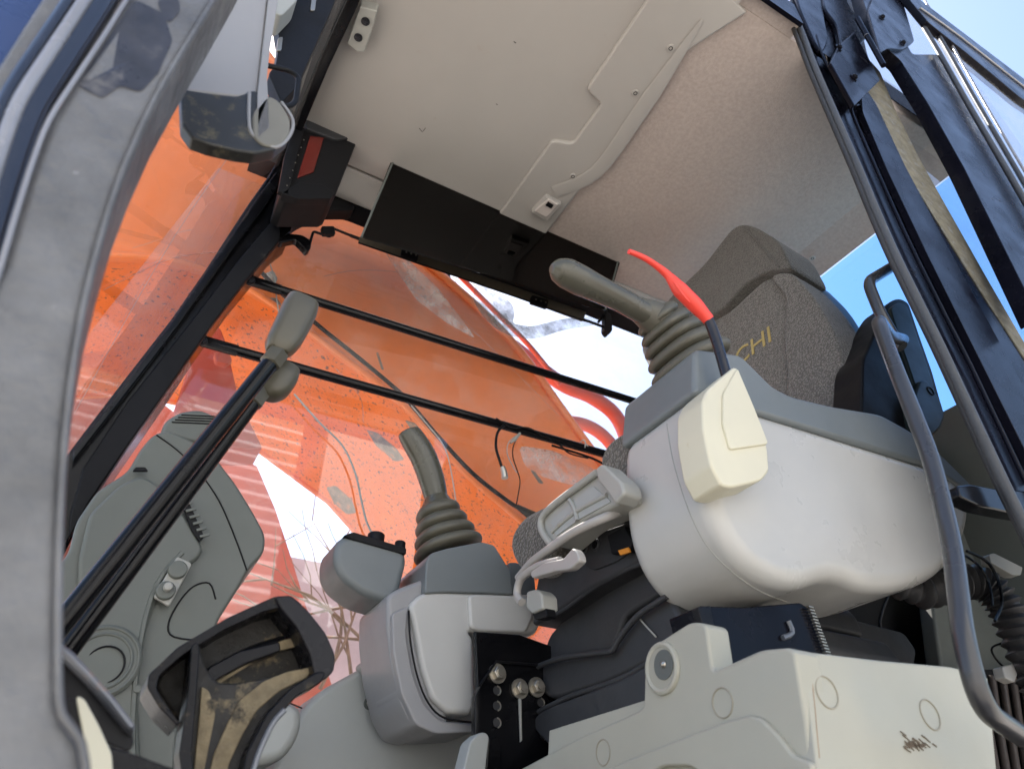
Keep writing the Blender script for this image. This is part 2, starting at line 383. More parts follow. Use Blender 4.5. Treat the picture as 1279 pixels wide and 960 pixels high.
# roof shell above the ceiling
link('roof_shell', *box_data((.74,.855,1.56), (.78,.475,.045)), M['black'], cab)
def slab(name, xy, z, th, m, bev=.003, r=0, parent=None):
    q = rnd(xy, r) if r else [Vector(p) for p in xy]
    poly = [V(a[0], a[1], z) for a in q]
    return link(name, *prism_data(poly, V(0,0,1), th, bev), M[m], parent or cab)
slab('headliner', [(.68,Y0),(1.36,Y0),(1.36,Y1-.06),(.68,Y1-.06)], CZ, .05, 'fabric')
link('headliner_edge', *box_data((.80,.3605,CZ+.021), (.075,.0145,.020)), M['fabric'], cab)
link('beam_cover_edge', *box_data((.52,.3605,CZ+.009), (.205,.0145,.020)), M['ceil'], cab)
link('door_header', *box_data((.44,.341,CZ+.025), (.425,.0045,.04)), M['navy'], cab)
# headliner falls to the rear window header
link('rear_header_trim', [V(1.35,Y0,CZ+.001),V(1.35,Y1+.02,CZ+.001),V(1.43,Y1+.02,CZ-.008),V(1.43,Y0,CZ-.008),V(1.46,Y1+.02,CZ-.02),V(1.46,Y0,CZ-.02),V(1.46,Y0,1.52),V(1.46,Y1+.02,1.52),V(1.35,Y0,1.52),V(1.35,Y1+.02,1.52)],
     [(0,1,2,3),(3,2,4,5),(5,4,7,6),(6,7,9,8),(8,9,1,0),(0,3,5,6,8),(1,9,7,4,2)], M['fabric'], cab, 20)
# smooth hatch panel
slab('roof_hatch_panel', [(.045,.395),(.64,.395),(.64,1.128),(.045,1.128)], CZ-.002, .03, 'ceil', bev=.006, r=.02)
# outline of the stepped beam cover, traced on the ceiling plane
def on(px, z=CZ-.012): return [(P(a, b, 'Z', z).x, P(a, b, 'Z', z).y) for a, b in px]
bx = on([(830,93),(694,271)]); beam_l = on([(852,-62),(733,113),(752,131),(716,180),(690,176),(633,256)])
bp = beam_l+[(.557,1.195),(.705,1.195)]+[(.702,.80),(.698,.50),(.75,.38),(.75,.377)]
poly = rnd(bp, [0,.012,.012,.012,.012,.02,0,0,0,.02,0,0][:len(bp)])
link('beam_cover', *prism_data([V(a[0],a[1],CZ-.012) for a in poly], V(0,0,1), .03, .005), M['ceil'], cab)
# raised ridge along the beam
rd = [P(878,25,'Z',CZ-.014), P(800,140,'Z',CZ-.014), P(745,215,'Z',CZ-.014), P(693,240,'Z',CZ-.014)]
link('beam_ridge', *tube_data(cr(rd,5), [.003+.016*min(1,i/4) for i in range(16)], res=16, flat=.09), M['ceil'], cab)
slab('ceiling_lamp_base', on([(683,246),(702,256),(684,277),(664,266)], CZ-.026), CZ-.026, .02, 'ceil', r=.004)
slab('ceiling_lamp_lens', on([(685,249),(698,256),(683,272),(668,264)], CZ-.030), CZ-.030, .008, 'lens', r=.003, bev=.002)
slab('ceiling_lamp_switch', on([(685,253),(692,257),(689,261),(682,257)], CZ-.034), CZ-.034, .006, 'blackp', bev=.001)
for a, b in [(838,60),(794,116),(716,220),(1015,322),(426,36),(444,245)]:
    z = CZ-.012 if a < 840 and a > 500 else CZ-.016
    c = P(a, b, 'Z', z); m_ = MB().add(*disc_data(c, V(0,0,-1), .008, .0025, 20, .001)); q = m_.link('screw', M['ceil'], cab)
    link('screw_recess', *torus_data(c+V(0,0,-.0025), V(0,0,1), .0038, .0009, 16, 6), M['blackp'], q)
# side strips of the ceiling
slab('front_edge_trim', [(.03,.39),(.042,.39),(.042,1.2),(.03,1.2)], CZ-.006, .04, 'ceil')
# right-hand cove between the hatch and the window header
pr = []
for x in (.05, 1.40):
    pr.append([V(x,1.132,CZ-.004), V(x,1.145,CZ-.007), V(x,1.165,CZ-.018), V(x,1.185,CZ-.028), V(x,1.20,CZ-.032), V(x,1.24,CZ-.032), V(x,1.24,CZ+.05), V(x,1.132,CZ+.05)])
link('right_cove_trim', *rings_mesh(pr), M['ceil'], cab, 60)
# hatch latch bracket on the ceiling, with two bolts
br = slab('hatch_latch_bracket', on([(434,55),(450,8),(472,14),(468,30),(456,66),(447,66)], CZ-.03), CZ-.03, .03, 'pan', r=.004)
tag(br, 'grey latch block on the front of the ceiling')
for a, b in [(457,27),(448,47)]: bolt('latch_screw', P(a, b, 'Z', CZ-.031), V(0,0,-1), .006, .004, M['dbolt'], br)
# marker writing on the front edge of the ceiling
def text(name, s, size, origin, xd, yd, m, parent, ext=.0006, right=False):
    cu = bpy.data.curves.new(name, 'FONT'); cu.body = s; cu.size = size; cu.extrude = ext; cu.align_x = 'RIGHT' if right else 'LEFT'
    t = bpy.data.objects.new(name, cu); C.objects.link(t); dg = bpy.context.evaluated_depsgraph_get(); dg.update()
    me = bpy.data.meshes.new_from_object(t.evaluated_get(dg)); C.objects.unlink(t); bpy.data.objects.remove(t)
    xd, yd = Vector(xd).normalized(), Vector(yd).normalized(); zd = xd.cross(yd)
    b = base(parent)
    for v in me.vertices: v.co = Vector(origin)-b+xd*v.co.x+yd*v.co.y+zd*v.co.z
    me.materials.clear(); me.materials.append(m); o = bpy.data.objects.new(name, me); C.objects.link(o); o.parent = parent; return o
text('marker_writing', '05', .022, P(447,3,'Z',CZ-.0075), P(436,22,'Z',CZ)-P(447,3,'Z',CZ), V(-1,0,0), M['ink'], cab)
# front header and right-hand front pillar
hd = [P(462,-60,'Z',1.41), P(441,0,'Z',1.41), P(404,80,'Z',1.41), P(375,150,'Z',1.40), P(352,205,'Z',1.39)]
rbar('front_header', hd, (.012,.014), M['black'], cab)
hd2 = [p+V(-.022,0,.004) for p in hd]
rbar('windscreen_top_seal', hd2, (.012,.010), M['seal'], cab)
cabp('right_front_pillar', [(352,190),(335,220),(312,252),(287,290),(258,335),(214,398),(150,480),(92,556),(60,600),(40,660),(40,760),(76,700),(92,668),(118,622),(152,568),(215,478),(250,425),(292,368),(346,303),(365,288),(375,240),(372,200)], 'Y', 1.19, .09, 'black', bev=.006)
cabp('pillar_inner_flange', [(352,262),(300,322),(232,410),(160,500),(104,584),(88,640),(86,672),(112,628),(158,560),(222,468),(262,410),(306,352),(350,300)], 'Y', 1.178, .02, 'blackp', bev=.004)
cabp('pillar_outer_flange', [(345,215),(322,246),(278,310),(214,403),(150,487),(92,562),(92,575),(155,495),(222,408),(284,322),(332,258),(352,225)], 'Y', 1.172, .015, 'black', bev=.003)
cabp('window_header', [(345,232),(440,244),(470,252),(560,284),(660,322),(780,368),(900,410),(900,450),(785,404),(758,394),(690,368),(620,341),(540,309),(492,289),(460,279),(436,270),(412,266),(388,270),(366,284),(346,303)], 'Y', 1.262, .018, 'matte', r=6, bev=.002)
link('window_header_underside', *box_data((.70,1.233,1.425), (.66,.028,.024)), M['matte'], cab)
cabp('window_header_lip', [(470,268),(560,296),(660,334),(780,380),(780,388),(660,343),(560,306),(470,277)], 'Y', 1.256, .006, 'black', bev=.001)
cabp('pillar_corner_block', [(352,238),(440,246),(446,262),(405,262),(376,274),(352,292),(330,300),(335,262)], 'Y', 1.205, .04, 'blackp', r=8, bev=.006)
# right window pane, its hook-shaped lower latch, and the rear frame
gp = [V(-.36,1.272,-.05), V(1.40,1.272,-.05), V(1.40,1.272,1.42), V(-.10,1.272,1.42)]
link('right_window_glass', gp, [(0,1,2,3)], M['gl'], cab, 0)
cabp('header_hook', [(345,300),(352,290),(378,293),(390,300),(389,310),(384,314),(379,308),(370,299),(352,303)], 'Y', 1.20, .02, 'black', r=3, bev=.003)
# windscreen: raked pane in the plane of the front pillars
WN = V(1, 0, -.197).normalized(); WO = V(.045-.012, 1.27, 1.386)
def wsx(z): return WO.x+.197*(z-WO.z)
link('windscreen_glass', [V(wsx(1.43),.33,1.43), V(wsx(1.43),1.25,1.43), V(wsx(-.15),1.25,-.15), V(wsx(-.15),.33,-.15)], [(0,1,2,3)], M['glw'], cab, 0)
# guard bars across the right window
def guard(p0, p1, bolt_at, y=1.235):
    a, b = P(*p0, 'Y', y), P(*p1, 'Y', y); d = (b-a).normalized()
    bar = tube('guard_bar', [a-d*.0+V(0,0,0), a+d*.03, a+d*.05, b+d*.35], [.006,.0085,.0105,.0105], M['black'], cab, res=14)
    e = rbar('bar_end_tab', [a-d*.045, a-d*.01, a+d*.045], (.011,.006), M['black'], bar, up=V(0,1,0))
    c = P(*bolt_at, 'Y', y-.008); bolt('bar_bolt', c, V(0,-1,0), .0085, .008, M['dbolt'], bar)
guard((325,354), (780,497), (312,350)); guard((268,430), (750,565), (252,425))
# cab floor, lower walls and rear wall
link('floor', *box_data((.65,.80,-.20), (.92,.52,.04)), M['rubber'], cab)
link('lower_right_wall', *box_data((.75,1.31,-.02), (.85,.03,.22)), M['trimd'], cab)
link('rear_wall', *box_data((1.50,.81,.35), (.03,.50,.52)), M['trimd'], cab)
link('rear_window_glass', [V(1.475,.33,.86),V(1.475,1.29,.86),V(1.475,1.29,1.43),V(1.475,.33,1.43)], [(0,1,2,3)], M['glr'], cab, 0)
link('right_rear_pillar', *box_data((1.43,1.29,.8), (.04,.03,.66)), M['trimd'], cab)
# rear door pillar (B pillar) traced in the door plane, in stepped flanges
cabp('rear_door_pillar', [(1000,-60),(985,20),(1008,60),(1050,150),(1098,262),(1136,345),(1176,430),(1212,505),(1250,585),(1279,650),(1400,900),(1500,900),(1380,560),(1279,436),(1218,330),(1150,200),(1085,70),(1055,-60)], 'Y', .375, .010, 'navy', r=6, bev=.004)
sealpx = [(960,-40),(968,-5),(985,18),(998,48),(1012,85),(1040,150),(1066,210),(1090,268),(1113,320),(1140,375),(1168,432),(1195,490),(1222,548),(1250,608),(1285,680),(1340,800)]
tube('door_seal', [P(a+6, b, 'Y', .352) for a, b in sealpx], .0068, M['seal'], cab, sm=4, res=10)
tube('door_seal_bulb', [P(a-1, b+2, 'Y', .358) for a, b in sealpx], .0045, M['rubber'], cab, sm=4, res=8)
f1 = [(1020,45),(1030,75),(1058,125),(1068,150),(1090,200),(1130,290),(1170,372),(1212,455),(1238,510),(1262,560),(1300,640)]
tube('pillar_weld_rib', [P(a, b, 'Y', .367) for a, b in f1], .0032, M['navy'], cab, sm=4, res=8)
f2 = [(1050,95),(1066,130),(1080,138),(1120,220),(1160,298),(1204,378),(1246,455),(1300,560)]
tube('pillar_weld_rib', [P(a, b, 'Y', .367) for a, b in f2], .0026, M['navy'], cab, sm=4, res=8)
cabp('pillar_step_plate', [(1075,100),(1095,130),(1130,205),(1180,300),(1230,392),(1300,520),(1300,600),(1250,500),(1205,410),(1160,320),(1110,215),(1078,140)], 'Y', .362, .012, 'navy', r=5, bev=.003)
cabp('pillar_head_plate', [(985,-40),(1000,12),(1018,52),(1028,68),(1036,50),(1030,20),(1024,-40)], 'Y', .366, .012, 'navy', r=8, bev=.004)
cabp('pillar_head_plate', [(1026,-40),(1030,10),(1046,30),(1052,60),(1070,62),(1090,40),(1062,10),(1050,-40)], 'Y', .360, .014, 'navy', r=8, bev=.004)
# hinge: leaf on the pillar, barrel
hg = cabp('hinge_leaf', [(1068,132),(1038,78),(1050,55),(1068,40),(1100,100),(1098,102)], 'Y', .345, .010, 'navy', r=2, bev=.002)
hb = tube('hinge_barrel', [P(1071,23,'Y',.308), P(1104,82,'Y',.308)], .0056, M['navy'], cab, res=18)
for a, b in [(1083,45),(1094,64)]:
    c = P(a, b, 'Y', .308); tube('barrel_ring', [c, c+(P(1104,82,'Y',.308)-P(1071,23,'Y',.308)).normalized()*.001], .0058, M['rust'], hb, res=18)
for a, b in [(1048,60),(1067,97)]: bolt('hinge_bolt', P(a, b, 'Y', .344), V(0,-1,0), .0065, .006, M['navy'], hg)
# rear quarter glass with its tan adhesive line
cabp('quarter_window_adhesive', [(1030,0),(1044,8),(1062,48),(1100,90),(1120,140),(1150,200),(1185,262),(1232,345),(1290,445),(1290,462),(1232,372),(1180,290),(1140,225),(1105,160),(1085,115),(1045,45),(1032,15)], 'Y', .373, .003, 'yellow', r=4, bev=.001)
link('quarter_window_glass', [P(a,b,'Y',.41) for a, b in [(1030,-40),(1120,-40),(1500,500),(1400,700)]], [(0,1,2,3)], M['gl'], cab, 0)
# left front pillar and door jamb, very near the lens
JY = .30
inner = [(340,-120),(308,-60),(272,0),(236,58),(200,120),(172,180),(150,235),(130,300),(112,370),(98,450),(88,530),(82,620),(79,700),(78,800),(80,880),(92,905),(108,930),(116,990)]
edge1 = [(210,-90),(175,-30),(130,42),(95,95),(60,150),(40,200),(20,262),(0,330),(-20,400),(-60,600)]
ljp = cabp('left_front_pillar', inner+[(60,1100),(-200,1100),(-200,600)]+edge1[::-1][2:], 'Y', JY, .055, 'jamb', bev=.006)
tube('jamb_inner_edge', [P(a-5,b,'Y',JY-.001) for a,b in inner], .0014, M['jamb'], cab, sm=3, res=8)
tube('jamb_highlight', [P(a+2,b,'Y',JY-.002) for a,b in edge1], .0014, M['jambl'], cab, sm=3, res=8)  # glossy highlight along the jamb edge painted as a pale tube
def shift(px, dx, dy=0): return [(a+dx, b+dy) for a, b in px]
tube('door_channel_rubber', [P(a-17,b-14,'Y',JY+.006) for a,b in edge1], .0085, M['jambd'], cab, sm=3, res=12)
tube('door_channel_lip', [P(a-34,b-26,'Y',JY-.002) for a,b in edge1], .0035, M['jambl'], cab, sm=3, res=8)
tube('door_channel_lip', [P(a-47,b-34,'Y',JY+.002) for a,b in edge1], .0040, M['jambd'], cab, sm=3, res=8)
cabp('pillar_cover_strip', [(a-50,b-38) for a,b in edge1[:-1]]+[(a-66,b-62) for a,b in edge1[:-1]][::-1], 'Y', JY+.008, .02, 'jamb', bev=.003)
cabp('front_corner_panel', [(120,-80),(90,-5),(40,70),(-5,150),(-60,240),(-200,240),(-200,-160),(120,-160)], 'Y', JY+.03, .015, 'bluep', bev=.002)
# grab rail beside the door opening: one bent tube from the pillar down to the sill
gr = [P(1150,322,'Y',.37), P(1128,322,'Y',.39), P(1082,348,'Y',.41), P(1098,395,'Y',.415), P(1122,436,'Y',.405), P(1084,396,'Y',.355), P(1160,562,'Y',.34), P(1196,785,'Y',.33), P(1215,850,'Y',.33), P(1254,905,'Y',.34), P(1330,930,'Y',.38)]
ga = [P(1160,318,'Y',.40), P(1120,330,'Y',.42), P(1084,352,'Y',.43), P(1100,392,'Y',.43), P(1121,428,'Y',.43)]
gb = [P(1128,424,'Y',.43), P(1112,420,'Y',.405), P(1096,398,'Y',.36), P(1118,458,'Y',.35), P(1163,570,'Y',.34), P(1190,680,'Y',.335), P(1204,800,'Y',.33), P(1226,884,'Y',.335), P(1300,935,'Y',.36)]
tube('grab_rail', rpath(ga[:1]+ga[1:], .02)+[ga[-1]+V(.002,-.004,-.01)], .0088, M['steel'], cab, res=18)
tube('grab_rail', rpath(gb, .03, 8), .0088, M['steel'], cab, res=18)
# hook-shaped plate and the striker at the foot of the pillar
cabp('door_striker', [(1196,606),(1215,604),(1245,610),(1279,612),(1320,620),(1320,650),(1262,640),(1225,632),(1200,620)], 'Y', .37, .02, 'black', r=4, bev=.003)
# ================================================================== DOOR (swung open, seen at upper right)
door = thing('cab_door', 'open black cab door swung back, hung by the upper hinge', 'door', P(1200,100,'Y',.30))
def dp(name, px, v, d, m, **k): return prism(name, px, 'Y', v, d, M[m], door, **k)
dp('door_frame', [(1080,-60),(1100,-10),(1140,68),(1172,68),(1200,120),(1240,190),(1300,290),(1300,400),(1250,300),(1205,210),(1160,130),(1125,75),(1110,62),(1085,20),(1060,-60)], .318, .03, 'navy', r=4, bev=.004)
dl = dp('door_hinge_leaf', [(1085,14),(1098,-20),(1125,-10),(1143,52),(1128,62),(1110,60),(1100,66)], .310, .009, 'navy', r=3, bev=.002)
for a, b in [(1102,22),(1128,54)]: bolt('hinge_bolt', P(a, b, 'Y', .309), V(0,-1,0), .006, .006, M['navy'], dl)
e2 = [(1112,-50),(1132,-4),(1170,60),(1205,122),(1240,182),(1300,285)]
tube('door_gasket', [P(a,b,'Y',.306) for a,b in e2], .0062, M['seal'], door, sm=4, res=10)
tube('door_gasket', [P(a+10,b-4,'Y',.300) for a,b in e2], .0050, M['seal'], door, sm=4, res=10)
tube('door_frame_edge', [P(a+18,b-6,'Y',.298) for a,b in e2], .0030, M['jambl'], door, sm=4, res=8)
dp('door_window_frame', [(1118,-60),(1150,0),(1200,38),(1279,98),(1330,135),(1330,160),(1275,122),(1215,72),(1160,28),(1120,-20)], .290, .02, 'navy', r=4, bev=.004)
tube('window_frame_rib', [P(a,b,'Y',.287) for a,b in [(1150,10),(1200,46),(1279,108),(1330,146)]], .0028, M['jambl'], door, sm=3, res=8)
link('door_glass', [P(a,b,'Y',.305) for a,b in [(1150,15),(1330,150),(1330,330)]], [(0,1,2)], M['gl'], door, 0)
# ================================================================== LATCH BOX near the lens, top left
lat = thing('wiper_motor_housing', 'grey metal housing with dusty black end cap and wire loop, upper left', 'wiper motor', P(300,60,'Y',.42))
LY = .42
prism('housing', [(224,112),(238,70),(278,-30),(290,-70),(352,-70),(336,-10),(322,118),(296,120)], 'Y', LY, .015, M['latchg'], lat, r=5, bev=.006)
prism('housing_flange', [(322,118),(338,-20),(350,-70),(356,-70),(348,0),(338,60),(334,96),(338,160),(322,174)], 'Y', LY-.004, .012, M['latchg'], lat, r=3, bev=.002)
cp = prism('end_cap', [(226,110),(262,116),(296,120),(316,112),(330,116),(350,126),(364,150),(362,172),(345,186),(318,191),(296,188),(262,180),(240,172),(228,155)], 'Y', LY-.002, .014, M['mudbox'], lat, r=3, bev=.004)
prism('cap_cover', [(334,118),(350,126),(364,150),(362,170),(350,182),(330,182),(316,170),(316,140)], 'Y', LY-.004, .006, M['latchd'], lat, r=8, bev=.002)
tube('cap_rim', [P(a,b,'Y',LY-.002) for a,b in [(312,116),(312,158),(322,174),(345,184),(362,170),(366,150),(352,128)]], .0016, M['latchg'], lat, sm=4, res=8)
for k, (a, b) in enumerate([(322,136),(321,151),(320,165)]): prism('cap_slot', [(a-5,b-4),(a+4,b-6),(a+5,b+1),(a-3,b+5)], 'Y', LY+.001, .004, M['blackp'], lat, r=2, bev=.0005)
wl = [P(334,82,'Y',LY+.002), P(362,88,'Y',LY+.004), P(374,97,'Y',LY+.004), P(370,128,'Y',LY+.004), P(360,134,'Y',LY+.003), P(333,125,'Y',LY+.002)]
tube('wire_loop', rpath(wl, .008), .0026, M['blackp'], lat, res=10)
prism('motor_bracket', [(338,-40),(345,22),(350,50),(345,80),(336,92),(352,128),(372,108),(416,10),(440,-60)], 'Y', .52, .02, M['blackp'], lat, r=4, bev=.004)
prism('bracket_shelf', [(340,-60),(342,14),(352,20),(372,0),(385,-60)], 'Y', .49, .03, M['trim'], lat, r=5, bev=.003)
for a, b in [(350,55),(392,5)]: prism('bracket_slot', [(a-2,b-8),(a+4,b-9),(a+2,b+8),(a-4,b+8)], 'Y', .518, .003, M['bolt'], lat, r=2, bev=.0005)
# ================================================================== black monitor box in the front roof corner
mon = thing('monitor_box', 'black open box with painted red reflection and ring on top in the roof corner', 'monitor', P(395,200,'Y',1.1))
MYY = 1.06
prism('shell', [(372,158),(382,160),(440,170),(446,178),(420,243),(414,246),(360,244),(352,238)], 'Y', MYY, .10, M['blackp'], mon, r=2, bev=.003)
prism('shell_flange', [(368,156),(381,160),(360,243),(348,238),(356,195)], 'Y', MYY-.012, .012, M['blackp'], mon, bev=.001)
prism('red_reflection', [(388,170),(405,172),(392,215),(372,222)], 'Y', MYY-.003, .003, mat('red_reflection_paint', (.11,.014,.01), .2, var=.2), mon, bev=.0005)  # red reflection in the black box, painted as a coloured face
prism('top_lid', [(382,160),(384,146),(398,138),(430,148),(437,158),(440,172),(420,174)], 'Y', MYY-.008, .03, M['rubber'], mon, r=3, bev=.003)
prism('lower_lip', [(360,236),(374,228),(402,230),(418,240),(414,248),(372,248),(352,241)], 'Y', MYY-.012, .02, M['blackp'], mon, r=2, bev=.002)
for k in range(7): disc('rivet', P(380-21*k/6, 175+57*k/6, 'Y', MYY-.0125), V(0,-1,0), .0013, .0008, M['bolt'], mon, 8)
rg = P(417,143,'Y',MYY-.01); rn = (V(0,-.9,.2)+V(.1,0,0)).normalized()
torus('top_ring', rg, rn, .0115, .0028, M['blackp'], mon); disc('ring_hub', rg, rn, .005, .004, M['rust'], mon, 12)
for s in (-1, 1):
    link('hanging_wire', *tube_data(cr([P(372,250,'Y',1.19), P(382,258,'Y',1.18), P(390,256+2*s,'Y',1.18), P(396,258,'Y',1.19)], 4), .0015, res=6), M['trim'], mon)
# ================================================================== tinted sun visor and its rail
vis = thing('sun_visor', 'dark tinted acrylic sun visor hanging across the top of the right window', 'sun visor', P(620,280,'Y',1.12))
vz = (P(495,200,'Y',1.13), None)
VN = V(0,1,.06).normalized(); VO = P(600,300,'Y',1.075)
vp = rnd([(491,196),(500,199),(774,314),(776,324),(757,388),(600,340),(452,296)], [8,8,8,8,4,0,4])
prism('visor_panel', [(p.x,p.y) for p in vp], (VO,VN), None, .003, M['visor'], vis, bev=.0005)
def edge(px, r, m, nm): return tube(nm, [P(a,b,(VO-VN*.001,VN)) for a,b in px], r, M[m], vis, res=6)
edge([(452,296),(490,205),(495,198),(503,200),(640,258),(768,311),(775,317),(772,328),(757,386)], .0026, 'trimd', 'visor_edging')
rl = [P(415,284,'Y',1.20), P(438,294,'Y',1.20), P(500,318,'Y',1.20), P(640,368,'Y',1.20), P(735,401,'Y',1.20), P(762,411,'Y',1.20)]
tube('visor_rail', rl[1:], .0042, M['blackp'], vis, res=10)
tube('visor_rail_end', rpath([P(388,302,'Y',1.2),P(392,289,'Y',1.2),P(413,296,'Y',1.2),P(416,285,'Y',1.2),P(438,294,'Y',1.2)], .006), .0032, M['blackp'], vis, res=8)
prism('rail_clip', [(402,282),(418,282),(420,292),(404,292)], 'Y', 1.19, .012, M['blackp'], vis, r=2, bev=.002)
prism('visor_lower_strip', [(452,292),(500,308),(640,356),(733,389),(729,401),(640,368),(500,320),(448,302)], 'Y', 1.19, .005, mat('strip_plastic', (.10,.085,.06), .5), vis, r=2, bev=.001)
for a, b in [(514,318),(676,377)]:
    c = prism('clip_plate', [(a-11,b-9),(a+10,b-3),(a+8,b+8),(a-13,b+1)], 'Y', 1.183, .008, M['blackp'], vis, r=2, bev=.0015)
    for k in (-6, 0, 6): disc('rivet', P(a+k, b-1+k*.3, 'Y', 1.182), V(0,-1,0), .0024, .0015, M['bolt'], c, 10)
for a, b in [(736,378),(612,268)]: pass
for px_ in ([(448,303),(500,321),(640,369),(731,401)], [(452,293),(500,308),(640,356),(733,389)]): tube('strip_edge', [P(a,b,'Y',1.186) for a,b in px_], .0022, M['blackp'], vis, res=6)
tube('visor_wire', rpath([P(728,380,'Y',1.19),P(735,383,'Y',1.19),P(744,368,'Y',1.19),P(750,366,'Y',1.19)], .004), .0026, M['blackp'], vis, res=8)
prism('rail_end_bracket', [(757,388),(764,392),(766,412),(761,418),(756,412)], 'Y', 1.19, .02, M['blackp'], vis, r=3, bev=.002)
tube('rail_end_bracket_arm', [P(748,402,'Y',1.2), P(758,388,'Y',1.21), P(760,378,'Y',1.22)], .004, M['blackp'], vis, res=8)
# ================================================================== FRONT CONSOLE (dash)
dash = thing('front_console', 'dark grey green moulded front console with air vent and knobs below the right window', 'console', P(200,800,'Y',1.1))
DY = 1.06
dpoly = [(40,760),(60,720),(86,690),(96,650),(122,612),(160,588),(176,560),(192,541),(212,536),(262,560),(296,604),(318,640),(333,668),(331,690),(312,710),(298,735),(272,776),(266,815),(240,850),(226,885),(216,990),(40,990)]
prism('shell', dpoly, 'Y', DY, .17, M['dash'], dash, r=10, bev=.016, segs=4)
prism('top_vent_cap', [(200,542),(207,524),(226,513),(250,510),(268,517),(282,530),(288,548),(262,556),(225,548)], 'Y', DY+.04, .10, M['dash'], dash, r=8, bev=.008)
for k in range(4): tube('vent_line', [P(215+4*k,527-3*k,'Y',DY+.0395), P(262+4*k,527-3*k+2,'Y',DY+.0395)], .0012, M['blackp'], dash, res=6)
def groove(px, nm='seam', v=DY-.0006, r=.0012, par=dash, sm=4, m='blackp'): return tube(nm, [P(a,b,'Y',v) for a,b in px], r, M[m], par, sm=sm, res=6)
groove([(196,543),(222,562),(250,590),(274,625),(293,668),(309,712)])
prism('face_panel', [(98,700),(112,640),(150,604),(178,592),(210,612),(236,650),(256,686),(245,700),(220,712),(200,735),(182,790),(172,850),(176,940),(186,990),(98,990),(98,800)], 'Y', DY-.010, .012, M['dash'], dash, r=12, bev=.006)
sl = prism('vent_slot', [(222,614),(232,616),(256,670),(250,676),(240,662)], 'Y', DY-.0125, .004, M['blackp'], dash, r=2, bev=.0008)
for k in range(7):
    t = k/6; a, b = 224+26*t, 620+48*t
    prism('vent_slat', [(a,b),(a+12,b-3),(a+13,b),(a+1,b+3)], 'Y', DY-.0155, .003, M['dash'], sl, bev=.0004)
kp = prism('switch_plate', [(222,694),(241,703),(212,757),(192,745)], 'Y', DY-.016, .007, M['pan'], dash, r=4, bev=.002)
for a, b in [(222,712),(207,738)]: disc('key_switch', P(a,b,'Y',DY-.016), V(0,-1,0), .0125, .007, M['dash'], kp, 20, .002)
disc('key_barrel', P(210,734,'Y',DY-.022), V(0,-1,0), .006, .010, M['pan'], kp, 14, .002)
groove([(262,800),(218,795),(211,778),(224,752),(242,732),(262,728),(270,748)], 'pocket_seam')
va = P(128,826,'Y',DY-.012); vent = disc('round_vent', va, V(0,-1,0), .045, .004, M['dash'], dash, 32, .002)
for R in (.041,.033): torus('vent_ring', va+V(0,-.004,0), V(0,1,0), R, .0022, M['dash'], vent)
link('vent_flap', *torus_data(va+V(.004,-.004,-.004), V(.1,1,.1), .022, .0012), M['blackp'], vent)
groove([(170,990),(166,900),(176,800),(196,730),(228,690)], 'moulded_edge', DY-.009, .004, m='dash')
disc('trim_clip', P(172,860,'Y',DY-.012), V(0,-1,0), .005, .003, M['dash'], dash, 12, .001)
prism('hinge_cutout', [(166,588),(170,583),(182,583),(186,588)], 'Y', DY-.012, .004, M['blackp'], dash, r=2, bev=.0005)
bn = prism('grey_bin', [(300,862),(340,868),(378,880),(380,905),(370,930),(352,950),(320,957),(280,950),(280,880)], 'Y', DY-.06, .12, M['trim'], dash, r=14, bev=.014)
groove([(300,868),(340,870),(378,884)], 'bin_seam', DY-.0605, .0010, bn)
# pale side trim rising behind the pedals
st = thing('side_trim_panel', 'smooth light grey side trim panel at the foot of the right console', 'trim panel', P(470,930,'Y',1.2))
prism('panel', [(330,990),(340,960),(378,884),(400,862),(440,840),(462,828),(485,808),(500,800),(620,800),(620,990)], 'Y', 1.14, .10, M['trim'], st, r=18, bev=.03, segs=5)
prism('panel_wing', [(450,826),(468,818),(485,806),(520,800),(520,890),(500,886),(482,872),(468,850)], 'Y', 1.115, .04, M['trim'], st, r=10, bev=.012)
disc('panel_screw', P(462,878,'Y',1.139), V(0,-1,0), .0095, .002, M['trimd'], st, 20); disc('screw_head', P(462,878,'Y',1.136), V(0,-1,0), .005, .003, M['bolt'], st, 12)
# ================================================================== RIGHT CONTROL CONSOLE
rc = thing('right_control_console', 'far right-hand control console, light grey box under a slate grey top, by the right window', 'control console', P(570,830,'Y',1.05))
RY = .98
prism('front_shell', [(484,742),(500,733),(530,722),(560,718),(560,905),(540,915),(518,908),(503,880),(490,830),(484,780)], 'Y', RY+.012, .13, M['latchg'], rc, r=8, bev=.008)
wb = prism('body', [(524,742),(536,738),(600,740),(664,742),(680,770),(670,792),(640,792),(585,788),(592,796),(594,880),(590,892),(560,890),(540,872),(528,835),(518,780),(512,755)], 'Y', RY, .11, M['greyw'], rc, r=6, bev=.012, segs=4)
prism('body_rib', [(586,744),(592,741),(660,744),(668,768),(658,790),(600,788),(588,782)], 'Y', RY-.008, .012, M['greyw'], rc, r=6, bev=.005)
prism('body_lower_band', [(512,756),(508,790),(516,840),(530,878),(552,900),(596,903),(596,914),(545,916),(520,905),(502,866),(492,815),(490,765)], 'Y', RY+.004, .10, M['latchg'], rc, r=6, bev=.005)
prism('slate_top', [(531,741),(533,700),(539,690),(560,684),(602,676),(618,680),(638,712),(642,742),(600,740),(560,739)], 'Y', RY-.003, .125, M['teal'], rc, r=4, bev=.005, segs=4)
prism('slate_top_rear', [(636,702),(646,702),(668,715),(670,742),(640,742)], 'Y', RY+.02, .08, M['teal'], rc, r=2, bev=.003)
